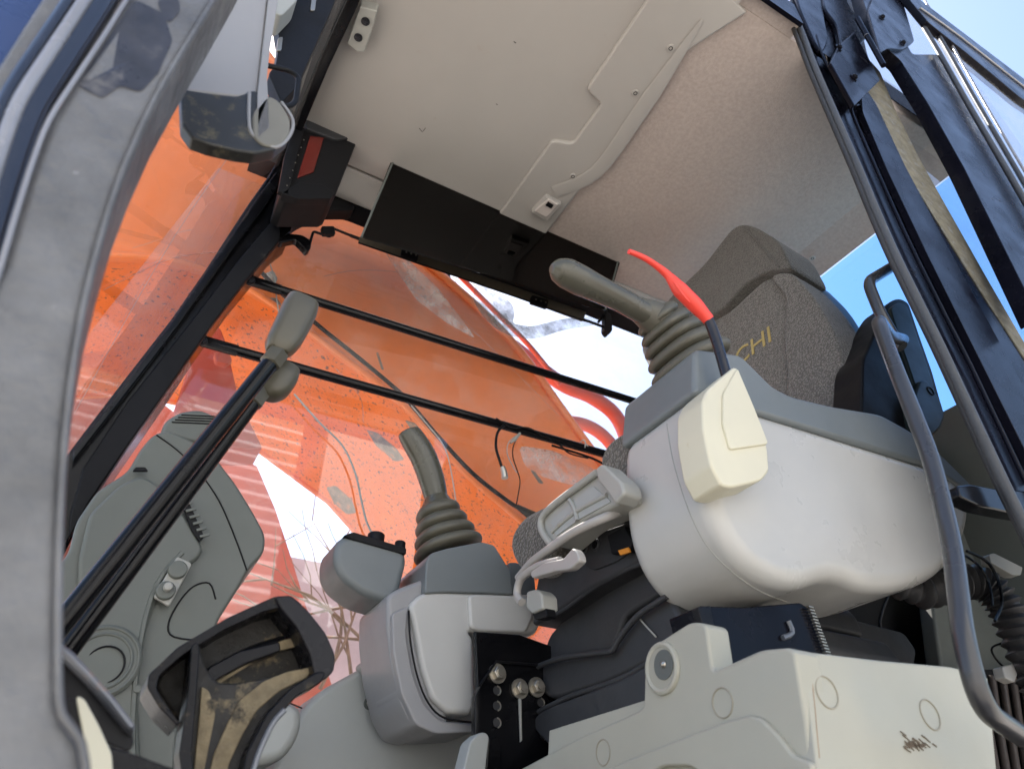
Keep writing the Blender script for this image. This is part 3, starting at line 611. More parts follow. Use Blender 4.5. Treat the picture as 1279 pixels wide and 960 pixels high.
tube('body_seam', [P(a,b,'Y',RY-.001) for a,b in [(511,762),(513,800),(522,845),(536,878),(556,896),(594,902)]], .0016, M['blackp'], rc, sm=4, res=6)
# monitor pod hung on the front of the console
pod = prism('switch_pod', [(418,690),(422,674),(434,667),(452,668),(506,684),(510,700),(498,746),(488,752),(455,742),(430,724),(420,708)], 'Y', 1.02, .09, M['teal'], rc, r=10, bev=.012, segs=4)
prism('pod_lid', [(430,668),(442,664),(508,684),(508,692),(438,672)], 'Y', 1.016, .10, M['blackp'], pod, r=2, bev=.003)
for a, b, r in [(470,672,.014),(500,682,.009)]:
    c = P(a,b,'Y',1.06); tube('pod_knob', [c-V(0,0,.01), c+V(0,0,.006), c+V(0,0,.008)], [r,r,r*.85], M['blackp'], pod, res=20)
# ---- right joystick
def boot(name, b0, b1, r0, r1, folds, parent, up=V(0,0,1), pw=2.3, amp=.12, bend=None, m='boot'):
    st = []; n = folds*8
    b0, b1 = Vector(b0), Vector(b1); mid = (b0+b1)/2+(bend or V(0,0,0))
    for i in range(n+1):
        t = i/n; c = b0*(1-t)**2+mid*2*t*(1-t)+b1*t*t
        k = r0*(1-t)+r1*t; wv = 1+amp*(abs(math.sin(math.pi*t*folds))**.6*2-1)
        st.append((c, k*wv, k*wv*.92))
    return loft(name, st, M[m], parent, 32, up, pw)
rj = thing('right_joystick', 'far olive joystick with curved grip and ribbed boot on the slate console top', 'joystick', P(560,690,'Y',1.04))
b0, b1 = P(562,692,'Y',1.04), P(545,632,'Y',1.045)
boot('boot', b0, b1, .060, .034, 4, rj)
gpts = [P(548,634,'Y',1.045), P(545,620,'Y',1.045), P(540,600,'Y',1.045), P(530,572,'Y',1.045), P(519,553,'Y',1.045), P(512,542,'Y',1.045), P(510,538,'Y',1.045)]
tube('grip_collar', [P(548,636,'Y',1.045), P(547,630,'Y',1.045), P(545,618,'Y',1.045)], [.034,.028,.019], M['grip'], rj, res=24)
gr_ = cr(gpts, 5); tube('grip', gr_, [.018+.006*math.sin(math.pi*min(1, i/(len(gr_)-1)*1.1)*.9)*(1) if i < len(gr_)-3 else [.018,.013,.004][i-len(gr_)+3] for i in range(len(gr_))], M['grip'], rj, res=20)
# ================================================================== SEAT HEIGHT BRACKET
sb = thing('seat_height_bracket', 'black steel plate with hex bolts and a row of adjustment holes beside the right console', 'bracket', P(640,880,'Y',.95))
BY = .93
prism('plate', [(594,788),(650,792),(700,810),(720,850),(720,990),(590,990),(592,930),(598,880)], 'Y', BY, .01, M['black'], sb, bev=.002)
prism('plate_fold', [(594,870),(601,856),(604,990),(594,990)], 'Y', BY-.010, .012, M['black'], sb, bev=.001)
tube('bent_edge', [P(600,855,'Y',BY-.004),P(620,826,'Y',BY-.004),P(672,830,'Y',BY-.004)], .002, M['blackp'], sb, res=6)
for a, b in [(621,841),(649,860),(670,858)]: bolt('hex_bolt', P(a,b,'Y',BY-.001), V(0,-1,0), .0095, .012, M['bolt'], sb)
for a, b in [(621,862),(621,881),(621,902),(676,877),(679,917)]:
    q = disc('adjustment_hole', P(a,b,'Y',BY-.0012), V(0,-1,0), .0062, .0008, M['rubber'], sb, 16)
    c = P(a,b,'Y',BY-.002); x_, y_, z_ = V(1,0,0), V(0,0,1), V(0,1,0)
    link('hole_rim', *tube_data([c+x_*.0062*math.cos(t)+y_*.0062*math.sin(t) for t in [k*.35-1.3 for k in range(9)]], .0011, res=6), M['bolt'], q)
prism('slot_rod', [(649,872),(652,872),(653,924),(651,926)], 'Y', BY-.006, .004, M['pan'], sb, bev=.0008)
pl = thing('floor_lever', 'grey capped lever standing on the floor in front of the bolted bracket', 'lever', P(600,970,'Y',.9))
prism('lever_cap', [(588,925),(600,914),(608,914),(612,920),(604,990),(572,990)], 'Y', .90, .03, M['trim'], pl, r=4, bev=.004)
prism('lever_side', [(610,920),(622,918),(628,928),(626,990),(604,990)], 'Y', .905, .03, M['black'], pl, r=4, bev=.003)
# ================================================================== OPERATOR SEAT
seat = thing('operator_seat', 'brown grey cloth operator seat with headrest and lettered backrest on a rubber suspension', 'seat', (.85,.88,-.1))
SN = V(1,0,-.16).normalized(); SO = V(1.10,.8,1.36)
bk = [(790,430),(830,400),(904,388),(960,336),(990,338),(1020,375),(1042,415),(1056,460),(1060,500),(1058,560),(960,590),(860,560)]
brp = prism('backrest', bk, (SO,SN), None, .12, M['seatf'], seat, r=22, bev=.035, segs=5)
prism('backrest_bolster', [(960,344),(988,338),(1020,375),(1044,418),(1056,460),(1060,510),(1056,560),(985,560),(984,470),(980,420),(984,370)], (SO-SN*.014,SN), None, .08, M['seatf'], brp, r=12, bev=.013, segs=5)
hr = prism('headrest', [(800,420),(840,368),(880,330),(914,286),(926,279),(944,283),(972,300),(990,336),(962,337),(930,355),(906,384),(862,408)], (SO-SN*.02,SN), None, .11, M['seatc'], seat, r=10, bev=.026, segs=5)
tube('headrest_piping', [P(a,b,(SO-SN*.021,SN)) for a,b in [(929,284),(945,300),(962,320),(974,333)]], .0018, M['seatc'], hr, sm=4, res=6)
tube('backrest_seam', [P(a,b,(SO-SN*.006,SN)) for a,b in [(905,388),(930,360),(960,340)]], .0015, M['seatc'], brp, sm=4, res=6)
prism('backrest_shell', [(1000,340),(1030,370),(1056,415),(1072,460),(1076,510),(1060,560),(960,560),(960,400)], (SO+SN*.06,SN), None, .09, mat('dark_seat_shell', (.012,.022,.03), .4, var=.1, spec=.25), seat, r=12, bev=.02)
tx0 = P(966,424,(SO-SN*.0015,SN)); up_ = V(SN.z*-1,0,SN.x).normalized(); up_ = V(.16,0,1).normalized()
tsz = .040
tw = .17
text('seat_lettering', 'HITACHI', .066, tx0+V(0,0,-.0), V(0,-1,0), up_, M['gold'], brp, .0008, True)
# cushion: knit front roll, grey pan, side pocket
def ell(name, c, ax, mt, par, pw=2.0):
    v = []; f = []; nu, nv = 24, 14
    for i in range(nv+1):
        ph = -math.pi/2+math.pi*i/nv
        for j in range(nu):
            th = 2*math.pi*j/nu; e = 2/pw
            s = lambda x: math.copysign(abs(x)**e, x)
            v.append(Vector(c)+ax[0]*(s(math.cos(ph))*s(math.cos(th)))+ax[1]*(s(math.cos(ph))*s(math.sin(th)))+ax[2]*s(math.sin(ph)))
    for i in range(nv):
        for j in range(nu): f.append((i*nu+j, i*nu+(j+1)%nu, (i+1)*nu+(j+1)%nu, (i+1)*nu+j))
    return link(name, v, f, mt, par, 60)
CY = .70
SX = .53
cu = prism('cushion_front_roll', [(634,690),(637,664),(652,642),(680,628),(700,626),(700,650),(690,690),(670,716),(648,716)], 'X', SX-.01, .12, M['seatk'], seat, r=26, bev=.03, segs=6)
prism('cushion', [(650,690),(660,650),(700,618),(760,568),(790,548),(820,560),(800,640),(700,700)], 'X', SX+.05, .38, M['seatk'], seat, r=16, bev=.03, segs=5)
prism('cushion_near_roll', [(750,575),(758,556),(772,544),(790,536),(796,560),(796,606),(784,604),(768,596),(754,588)], 'X', SX+.02, .30, M['seatk'], seat, r=16, bev=.022, segs=5)
pn = prism('seat_pan', [(672,652),(684,632),(745,588),(762,600),(782,612),(782,625),(760,635),(720,655),(690,682),(676,672)], 'X', SX-.03, .05, M['pan'], seat, r=6, bev=.006)
prism('pan_recess', [(688,650),(740,606),(764,626),(724,648),(694,670)], 'X', SX-.0315, .002, M['trim'], pn, r=4, bev=.0005)
tube('pan_rim', [P(a,b,'X',SX-.034) for a,b in [(692,684),(677,662),(679,644),(700,624),(746,590)]], .005, M['pan'], pn, sm=4, res=10)
tube('pan_fold', [P(a,b,'X',SX-.032) for a,b in [(712,624),(718,634),(722,650)]], .0035, M['pan'], pn, sm=3, res=8)
tube('pan_step', [P(a,b,'X',SX-.032) for a,b in [(690,664),(718,640),(758,618)]], .003, M['pan'], pn, sm=3, res=8)
prism('pan_end_cap', [(744,584),(752,578),(777,602),(780,616),(768,630),(757,612),(746,600)], 'X', SX-.042, .03, M['pan'], pn, r=5, bev=.004)
# height and slide handles
tube('slide_bar', rpath([P(812,628,'X',.66), P(790,634,'X',.56), P(760,644,'X',.50), P(716,664,'X',.49), P(664,702,'X',.49), P(648,722,'X',.49)], .03), .0062, M['bar'], seat, res=14)
tube('adjust_lever', rpath([P(652,752,'X',.475), P(645,742,'X',.475), P(650,722,'X',.475), P(672,706,'X',.475), P(700,700,'X',.475)], .02), .0056, M['bar'], seat, res=14)
prism('adjust_lever_handle', [(662,714),(680,702),(704,697),(716,683),(722,690),(724,700),(712,711),(694,713),(664,722)], 'X', .468, .012, M['bar'], seat, r=4, bev=.004)
prism('lever_block', [(658,738),(670,735),(677,742),(678,760),(664,766),(657,758)], 'X', .480, .025, M['pan'], seat, r=3, bev=.003)
prism('block_hook', [(664,762),(682,758),(684,770),(668,774)], 'X', .485, .015, M['blackp'], seat, r=3, bev=.002)
# suspension: upper housing and stacked rubber bellows, front faces seen
SY = .56
up1 = prism('suspension_top', [(664,782),(667,745),(672,718),(700,692),(740,664),(800,638),(806,650),(806,696),(770,718),(740,734),(705,758),(686,770)], 'X', SY, .34, M['bellow'], seat, r=6, bev=.012, segs=4)
ctl = prism('control_recess', [(722,684),(740,668),(798,648),(802,676),(772,700),(742,712),(728,704)], 'X', SY-.003, .004, M['rubber'], up1, r=5, bev=.001)
for a, b in [(730,684),(744,680)]:
    torus('recess_hole', P(a,b,'X',SY-.004), V(1,0,0), .0075, .0018, M['bellow'], ctl); disc('recess_button', P(a,b,'X',SY-.002), V(-1,0,0), .006, .003, M['blackp'], ctl, 14)
rk = prism('rocker_switch', [(758,668),(780,656),(790,674),(786,688),(764,692)], 'X', SY-.012, .012, M['blackp'], ctl, r=2, bev=.002)
prism('amber_tell_tale', [(772,687),(785,683),(787,689),(775,693)], 'X', SY-.0135, .003, mat('amber_plastic', (.75,.28,.03), .4), rk, bev=.0005)
def fold(px, x, d): return prism('bellows_fold', px, 'X', x, d, M['bellow'], seat, r=7, bev=.012, segs=4)
fold([(686,792),(700,776),(742,746),(775,726),(812,700),(822,712),(828,740),(780,770),(766,812),(735,826),(704,834),(680,838),(674,826)], SY+.03, .38)
fold([(668,842),(672,832),(700,822),(764,814),(778,790),(800,766),(836,742),(850,770),(848,800),(812,826),(760,852),(716,866),(700,872),(684,872),(670,856)], SY+.015, .40)
fold([(664,902),(672,890),(692,880),(724,868),(770,850),(812,828),(850,800),(860,850),(860,880),(812,900),(760,930),(720,945),(690,935),(670,914)], SY+.0, .42)
for px_ in ([(672,832),(700,822),(748,815),(765,812),(776,794),(798,768),(834,744)], [(666,892),(690,880),(716,868),(770,850),(812,827),(850,802)], [(686,772),(710,758),(745,732),(790,708),(820,698)]):
    tube('bellows_rib', [P(a,b,'X',SY+.006) for a,b in px_], .004, M['bellow'], seat, sm=4, res=8)
tube('bellows_stitch', [P(a,b,'X',SY+.012) for a,b in [(796,768),(806,780),(820,795)]], .0012, M['pan'], seat, sm=3, res=6)
# ================================================================== SEAT BASE COVER (tan)
sc_ = thing('seat_base_cover', 'tan plastic seat base cover with round caps and a cup-shaped recess, across the lower edge', 'seat base', P(1000,900,'Y',.5))
TY = .41
tsp = prism('side_panel', [(1000,812),(1100,824),(1190,832),(1235,845),(1246,960),(1246,1060),(1034,1060),(1020,950),(1014,900),(1008,860)], 'Y', TY, .40, M['tan'], sc_, r=[3,8,8,4,0,0,0,0,0,0], bev=.004, segs=4)
# front face: runs back from the corner towards the far side of the cab
FA, FB = P(1014,900,'Y',TY), P(700,960,'Y',.80)
d_ = (FB-FA); FNn = V(-d_.y, d_.x, 0).normalized()
if FNn.dot(V(1,0,0)) < 0: FNn = -FNn
FNn = V(1,0,0); FPL = (FA, FNn)
tfp = prism('front_panel', [(993,814),(985,808),(950,811),(890,838),(882,778),(862,776),(815,806),(805,835),(804,884),(720,922),(640,965),(600,1000),(600,1060),(760,1060),(775,985),(830,958),(862,958),(900,985),(905,1060),(1027,1060),(1013,950),(1007,900)], (FA-V(.004,0,0),FNn), None, .03, M['tan'], sc_, r=[3]+[8]*18+[0,0,0], bev=.006, segs=4)
prism('front_panel_bevel', [(1014,952),(990,942),(972,918),(950,896),(935,892),(905,900),(840,925),(780,950),(700,985),(690,1060),(762,1060),(776,985),(830,956),(862,956),(900,985),(906,1060),(1016,1060)], (FA-FNn*.010,FNn), None, .02, M['tan'], sc_, r=6, bev=.005)
seam(tsp, [(1006,818),(1013,840),(1018,880),(1021,915),(1024,946)], .0005, mat('seam_dust', (.3,.22,.15), .8), 'corner_seam', 6, sc_)
cc_ = P(828,834,(FA-FNn*.0045,FNn)); nx_ = -FNn
torus('cup_rim', cc_, FNn, .0225, .0035, M['tan'], sc_)
st_ = [(cc_-FNn*.0035, .033, .036), (cc_-FNn*.0036, .028, .031)]
link('cup_recess_shade', *disc_data(cc_-FNn*.0, -FNn, .0215, .0020, 28), mat('shaded_recess_plastic', (.34,.33,.27), .3, var=.1), sc_)  # slightly darker tan paints the shade of a hollow
disc('recess_knob', cc_-FNn*.003+V(0,-.006,.002), -FNn, .0035, .003, M['bolt'], sc_, 14, .002)
disc('recess_shade', cc_-FNn*.0021+V(0,-.005,.002), -FNn, .0145, .0008, M['trimd'], sc_, 24)  # dark disc painted as deeper shade, set off to one side
for a, b, pl_ in [(754,939,1),(903,877,1),(1033,864,0),(1162,892,0)]:
    hp, hn = cast(tsp if not pl_ else tfp, a, b, .0003)
    if hp is not None: torus('round_cap', hp, hn, .0125, .0008, bpy.data.materials['cap_edge'] if 'cap_edge' in bpy.data.materials else mat('cap_edge', (.30,.28,.22), .6), sc_)
    elif pl_: torus('round_cap', P(a,b,(FA-FNn*.0012,FNn)), FNn, .0125, .0009, mat('cap_edge', (.33,.31,.25), .6) if 'cap_edge' not in bpy.data.materials else bpy.data.materials['cap_edge'], sc_)
    else: torus('round_cap', P(a,b,'Y',TY-.0006), V(0,1,0), .0125, .0009, bpy.data.materials['cap_edge'], sc_)
disc('small_hole', P(1017,827,'Y',TY-.0005), V(0,-1,0), .002, .0006, M['blackp'], sc_, 10)
scf = mat('scuff_mark', (.12,.09,.06), .9)
ms = MB()
for k in range(40):
    a, b = 1146+random.gauss(0,9), 928+random.gauss(0,5); c = P(a,b,'Y',TY-.0006)
    ms.add(*box_data(c, (.003*random.random()+.001, .0002, .0005), Matrix.Rotation(.35+random.random()*.3, 3, 'Y')))
tag(ms.link('scuff_marks', scf, sc_), kind='stuff')
# ================================================================== LEFT CONTROL CONSOLE (near)
lc = thing('left_control_console', 'large white control console with slate top nearest the open door', 'control console', P(1000,640,'Y',.55))
LCY = .50
lcb = prism('body', [(868,487),(1000,528),(1165,580),(1195,598),(1216,622),(1217,650),(1206,690),(1172,724),(1120,737),(1085,734),(1060,722),(1035,722),(1010,732),(975,728),(936,706),(905,668),(884,620),(872,560)], 'Y', LCY, .15, M['white'], lc, r=22, bev=.022, segs=6)
prism('slate_top', [(868,434),(892,437),(926,442),(946,462),(966,482),(990,494),(1040,506),(1100,516),(1136,536),(1176,566),(1216,606),(1222,622),(1196,604),(1165,583),(1000,531),(868,490)], 'Y', LCY-.002, .152, M['teal'], lc, r=8, bev=.007, segs=4)
# groove round the front cover
seam(lcb, [(832,516),(838,560),(848,600),(864,645),(884,682),(915,714),(950,738),(985,752)], .0009, M['pan'], 'cover_seam')
# ---- left joystick
lj = thing('left_joystick', 'near olive joystick leaning forward out of a folded rubber boot on the white console', 'joystick', P(860,455,'Y',.57))
boot('boot', P(868,462,'Y',.575), P(816,392,'Y',.575), .057, .027, 5, lj, amp=.13, pw=2.6, bend=V(0,0,.015))
gp_ = [(822,398,.020),(800,388,.0175),(775,374,.0175),(750,362,.019),(725,350,.0215),(707,341,.021),(696,337,.016),(689,335,.005)]
tube('grip', cr([P(a,b,'Y',.57) for a,b,_ in gp_], 4), [x for x in np.interp(np.linspace(0,7,29), range(8), [q[2] for q in gp_])], M['grip'], lj, res=22)
tube('grip_skirt', [P(826,402,'Y',.572), P(812,394,'Y',.572), P(796,385,'Y',.572)], [.027,.024,.0175], M['boot'], lj, res=22)
# ---- safety lever
sf = thing('safety_lever', 'red handled safety lock lever rising out of a cream cover on the white console', 'lever', P(920,540,'Y',.47))
tube('rod', [P(a,b,'Y',.475) for a,b in [(884,396),(895,425),(908,470)]], .0068, M['dbolt'], sf, sm=4, res=12)
rh = [(786,314,.0035),(805,322,.004),(822,333,.0045),(836,345,.006),(850,362,.0105),(868,380,.0105),(880,393,.0085),(886,400,.0078)]
tube('red_handle', cr([P(a,b,'Y',.475) for a,b,_ in rh], 4), [x for x in np.interp(np.linspace(0,7,29), range(8), [q[2] for q in rh])], M['red'], sf, res=16)
tube('handle_groove', cr([P(a,b,'Y',.466) for a,b in [(842,352),(852,366),(862,378)]],4), [.0005]+[.0016]*7+[.0005], M['red'], sf, res=8)
prism('cream_cover', [(878,500),(884,486),(918,457),(924,462),(938,500),(960,560),(962,588),(952,600),(915,609),(902,606),(888,580),(879,535)], 'Y', LCY-.035, .045, M['cream'], sf, r=5, bev=.006)
prism('cover_face', [(904,492),(922,459),(942,506),(961,554),(913,561),(904,530)], 'Y', LCY-.038, .01, M['cream'], sf, r=4, bev=.003)
# ---- pillar bracket carrying the console
kb = thing('console_bracket', 'black painted steel bracket with scraped edge between the white console and tan cover', 'bracket', P(960,790,'Y',.5))
prism('plate', [(874,756),(930,758),(1000,752),(1020,765),(1036,820),(1040,850),(890,850),(886,800)], 'Y', .54, .05, M['navy'], kb, r=3, bev=.004)
prism('plate_edge', [(872,758),(888,756),(902,830),(894,836)], 'Y', .532, .01, M['mudblack'], kb, r=2, bev=.002)
tube('bracket_weld', [P(a,b,'Y',.538) for a,b in [(985,775),(990,790),(978,796)]], .003, M['rust'], kb, sm=3, res=6)
mcl = MB()
for k in range(16):
    c = P(1012+k*1.5, 758+k*4.0, 'Y', .535); mcl.add(*box_data(c, (.004,.002,.0008)))
mcl.link('spring_teeth', M['bolt'], kb)
# dark clutter beneath and behind the console
rb = thing('rear_recess_panel', 'dark plastic panel in shadow below the white console', 'panel', P(1090,780,'Y',.8))
prism('panel', [(1000,700),(1240,700),(1240,860),(1000,860)], 'Y', .80, .03, M['blackp'], rb, bev=.004)
prism('duct_box', [(1015,776),(1060,772),(1130,790),(1145,812),(1140,850),(1015,850)], 'Y', .68, .10, M['bellow'], rb, r=5, bev=.006)
tube('panel_seam', [P(a,b,'Y',.797) for a,b in [(1112,740),(1100,775),(1106,800)]], .002, M['bellow'], rb, sm=3, res=6)
# ================================================================== convoluted duct and wiring at the right edge
hd_ = thing('convoluted_duct', 'dusty black convoluted air duct behind the lower end of the grab rail', 'duct', P(1240,750,'Y',.6))
cpts = cr([P(1100,722,'Y',.62), P(1150,738,'Y',.60), P(1190,728,'Y',.58), P(1225,728,'Y',.56), P(1252,752,'Y',.55), P(1275,800,'Y',.55), P(1300,860,'Y',.55)], 22)
rr_ = [.0235+.0035*math.sin(i*1.15) for i in range(len(cpts))]
rr_[:22*1] = [x*.8 for x in rr_[:22]]
tube('duct', cpts, rr_, M['hosep'], hd_, res=20)
tube('zip_tie', [P(a,b,'Y',.522) for a,b in [(1208,688),(1232,700),(1246,722),(1252,752),(1243,775)]], .0022, M['black'], hd_, sm=4, res=6)
tube('zip_tie', [P(a,b,'Y',.524) for a,b in [(1200,690),(1222,705),(1236,728),(1240,756)]], .0018, M['black'], hd_, sm=4, res=6)
prism('wire_connector', [(1236,692),(1242,690),(1278,708),(1276,718),(1266,718),(1238,702)], 'Y', .53, .015, M['pan'], hd_, r=2, bev=.002)
cn = thing('wire_connector', 'small white plastic wire connector hanging below the duct', 'connector', P(1262,838,'Y',.56))
prism('connector_body', [(1252,832),(1266,828),(1272,842),(1268,852),(1256,846)], 'Y', .56, .015, M['white'], cn, r=2, bev=.002)
tube('connector_wire', [P(a,b,'Y',.57) for a,b in [(1256,834),(1244,822),(1240,808),(1262,800)]], .0015, M['blackp'], cn, sm=4, res=6)
rm = thing('ribbed_rubber_mat', 'dark brown ribbed rubber panel in the lower right corner', 'mat', P(1260,910,'Y',.62))
prism('backing', [(1150,835),(1330,835),(1330,1000),(1150,1000)], 'Y', .66, .02, M['blackp'], rm, bev=.003)
for k in range(9):
    a = 1200+k*13; tube('rib', [P(a,845,'Y',.655), P(a+8,900,'Y',.655), P(a+22,985,'Y',.655)], .006, mat('brown_rubber', (.05,.038,.032), .6) if 'brown_rubber' not in bpy.data.materials else bpy.data.materials['brown_rubber'], rm, sm=3, res=8)
# grey trim behind the B pillar, plastic housing behind the console
rq = thing('rear_corner_trim', 'matt dark green grey rear corner trim behind the grab rail', 'trim panel', P(1230,600,'X',1.3))
prism('panel', [(1150,560),(1180,515),(1215,495),(1240,510),(1300,620),(1330,800),(1330,860),(1180,860),(1150,640)], 'Y', .72, .03, M['trimd'], rq, r=8, bev=.01)
prism('clip_bracket', [(1216,540),(1232,536),(1238,560),(1240,590),(1228,596),(1218,570)], 'Y', .66, .05, M['trim'], rq, r=5, bev=.005)
bh = thing('backrest_recline_housing', 'tall black plastic housing with a round lobe standing behind the bent grab rail', 'housing', P(1130,480,'Y',.52))
prism('body', [(1076,525),(1078,448),(1084,436),(1104,388),(1112,376),(1124,371),(1136,378),(1150,420),(1166,465),(1180,515),(1178,530),(1160,552),(1130,545)], 'Y', .52, .06, M['blackp'], bh, r=6, bev=.008, segs=4)
prism('face_panel', [(1112,384),(1124,376),(1134,382),(1164,470),(1172,500),(1150,500),(1126,430)], 'Y', .512, .01, mat('green_black_plastic', (.012,.018,.016), .4, spec=.3, var=.1), bh, r=5, bev=.004)
lb = prism('lobe', [(1140,500),(1150,474),(1158,474),(1176,500),(1182,520),(1176,535),(1160,548),(1146,530)], 'Y', .50, .03, bpy.data.materials['green_black_plastic'], bh, r=5, bev=.005)
torus('lobe_ring', P(1163,488,'Y',.4992), V(0,1,0), .008, .0009, M['blackp'], lb)
# ================================================================== TRAVEL LEVERS
def trav(label, knob, rod0, rod1, neck, y0, y1, kr, kdir):
    t = thing('travel_lever', label, 'lever', P(*rod0, 'Y', y0), 'travel levers in front of the seat')
    a, b = P(*rod0, 'Y', y0), P(*rod1, 'Y', y1)
    tube('rod', [a, b], .0095, M['black'], t, res=16)
    d = (b-a).normalized()
    tube('collar', [b-d*.012, b-d*.010, b+d*.006, b+d*.010], [.0095,.0125,.0125,.0095], M['knob'], t, res=6)
    ks = [P(p[0], p[1], 'Y', y1) for p in knob]
    n = len(ks)*4-3; rad = list(np.interp(np.linspace(0, len(ks)-1, n), range(len(ks)), kr))
    cc = cr(ks, 4); st = [(cc[i], rad[i], rad[i]*.95) for i in range(n)]
    loft('knob', st, M['knob'], t, 24, V(0,1,0), 3.2)
trav('nearer travel lever, black rod with the taller olive knob', [(346,440),(350,432),(358,420),(366,405),(373,390),(378,379),(379,376)], (60,800), (344,446), None, .70, .66, [.011,.0165,.019,.020,.0205,.0185,.009], None)
trav('farther travel lever, black rod ending in the lower olive knob', [(326,490),(332,486),(342,480),(349,470),(354,460),(356,457)], (60,845), (322,494), None, .75, .70, [.010,.016,.020,.021,.019,.006], None)
# ================================================================== TRAVEL PEDALS
pd = thing('travel_pedal', 'mud caked black pedal seen from below in front of the side trim', 'pedal', P(280,900,'Y',.6), 'travel pedals')
PN = V(0,1,0); PO = V(0,.62,0)
PNL = lambda d: (PO+PN*d, PN)
prism('foot_plate', [(184,858),(186,842),(222,808),(286,770),(344,744),(364,743),(380,756),(372,770),(352,758),(330,763),(280,786),(228,818),(200,842),(196,858),(206,878),(226,902),(222,906),(200,884)], PNL(0), None, .05, M['mudblack'], pd, r=4, bev=.003)
prism('plate_end', [(344,744),(364,743),(384,760),(408,790),(420,818),(418,838),(404,850),(394,846),(388,818),(372,784),(352,760)], PNL(-.004), None, .05, M['endp'], pd, r=6, bev=.005)
prism('plate_underside', [(194,856),(208,832),(262,794),(340,762),(358,766),(380,800),(396,842),(372,862),(330,890),(300,915),(260,910),(224,900)], PNL(.032), None, .01, M['mudcake'], pd, r=6, bev=.003)
tube('stiffening_rib', [P(a,b,PNL(.030)) for a,b in [(236,870),(250,852),(276,836),(310,818),(350,804),(392,798)]], [.003,.004,.005,.005,.004,.003]*0 or .0065, M['mudblack'], pd, sm=5, res=8)
prism('mud_streak', [(240,872),(248,856),(276,836),(310,816),(350,800),(386,790),(392,794),(390,802),(350,812),(312,830),(280,850),(256,872),(244,884)], PNL(.0215), None, .003, M['mudtan'], pd, r=3, bev=.001)
prism('mud_streak', [(392,832),(360,838),(330,850),(300,874),(286,900),(268,940),(256,990),(276,990),(288,950),(304,916),(322,886),(350,862),(384,846)], PNL(.008), None, .003, M['mudtan'], pd, r=5, bev=.001)
prism('mud_streak', [(252,856),(262,862),(270,890),(262,930),(250,990),(240,990),(246,930),(250,890)], PNL(.007), None, .003, M['mudtan'], pd, r=4, bev=.001)
prism('rib_web', [(246,860),(262,832),(300,812),(350,800),(352,812),(308,828),(272,848),(254,868)], PNL(.012), None, .02, M['mudblack'], pd, r=4, bev=.003)
prism('arm', [(238,806),(250,800),(256,830),(272,852),(300,852),(350,842),(398,832),(404,842),(372,862),(342,888),(314,935),(304,990),(222,990),(226,940),(238,860)], PNL(.010), None, .016, M['mudcake'], pd, r=10, bev=.005)
prism('arm_near_web', [(230,990),(224,940),(236,860),(240,806),(248,800),(250,812),(246,870),(240,940),(246,990)], PNL(-.006), None, .03, M['mudblack'], pd, r=3, bev=.003)
prism('arm_far_web', [(396,838),(408,838),(402,852),(372,868),(348,896),(324,948),(314,990),(298,990),(308,940),(334,890),(364,858)], PNL(-.008), None, .03, M['mudblack'], pd, r=5, bev=.003)
tube('worn_edge', [P(a,b,PNL(-.009)) for a,b in [(356,886),(340,905),(322,945),(310,990)]], .0022, M['rust'], pd, sm=4, res=6)
p2 = thing('travel_pedal', 'worn dark pedal edge partly hidden behind the grey door jamb', 'pedal', P(120,880,'Y',.45), 'travel pedals')
prism('foot_plate', [(70,800),(88,812),(110,838),(140,872),(166,905),(168,930),(160,938),(130,925),(95,905),(60,890)], 'Y', .50, .02, M['mudblack'], p2, r=4, bev=.003)
prism('plate_edge', [(72,798),(92,812),(116,838),(146,872),(170,904),(168,914),(160,908),(136,878),(108,846),(86,824),(72,812)], 'Y', .485, .03, M['rust'], p2, r=3, bev=.003)
prism('arm', [(60,870),(98,872),(110,880),(130,930),(160,938),(220,960),(230,1000),(60,1000)], 'Y', .47, .02, M['mudblack'], p2, r=5, bev=.003)
prism('arm_edge', [(96,868),(106,872),(124,905),(140,940),(144,1000),(122,1000),(108,930)], 'Y', .462, .01, M['cream'], p2, r=5, bev=.003)
# ================================================================== BOOM beside the cab
bm_ = thing('excavator_boom', 'bright orange excavator boom rising past the right window, underside speckled with mud', 'excavator boom', (.9,1.8,-.4))
BYN, BW = 1.50, .66
upper = [(-260,160),(30,70),(200,0),(330,60),(430,190),(486,285),(545,336),(600,384),(650,436),(700,505),(740,560),(790,625),(880,740)]
lower = [(880,860),(760,745),(650,650),(580,590),(503,506),(400,427),(340,382),(285,350),(200,325),(40,320),(-260,330)]
side = [P(a,b,'Y',BYN) for a,b in upper+lower]
def bs(name, px, y, th, m, par=bm_, bev=.004): return prism(name, px, 'Y', y, th, M[m], par, bev=bev)
bsp = bs('side_plate', [(p.x,p.y) for p in cr([V(a,b,0) for a,b in upper],5)]+lower, BYN, .014, 'orange')
far = [V(p.x, p.y+BW, p.z) for p in side]
link('far_side_plate', *prism_data(far, V(0,1,0), .014, .003), M['orange'], bm_)
nu = len(upper)
lw = side[nu:]; m_ = MB()
rg_ = [[p+V(0,.014,.012), p+V(0,BW,.012), p+V(0,BW,.026), p+V(0,.014,.026)] for p in lw]
bup = link('underside_plate', *rings_mesh(rg_), M['orangeu'], bm_, 30)
uw = side[:nu]; rg_ = [[p+V(0,.014,-.012), p+V(0,BW,-.012), p+V(0,BW,-.026), p+V(0,.014,-.026)] for p in uw]
link('top_plate', *rings_mesh(rg_), M['orange'], bm_, 30)
tube('lower_weld_flange', [p+V(0,-.002,.004) for p in lw], .010, M['orange'], bm_, sm=4, res=8)
tube('upper_weld_flange', [P(a-1,b+1,'Y',BYN-.006) for a,b in upper[3:]], .013, M['orange'], bm_, sm=4, res=8)
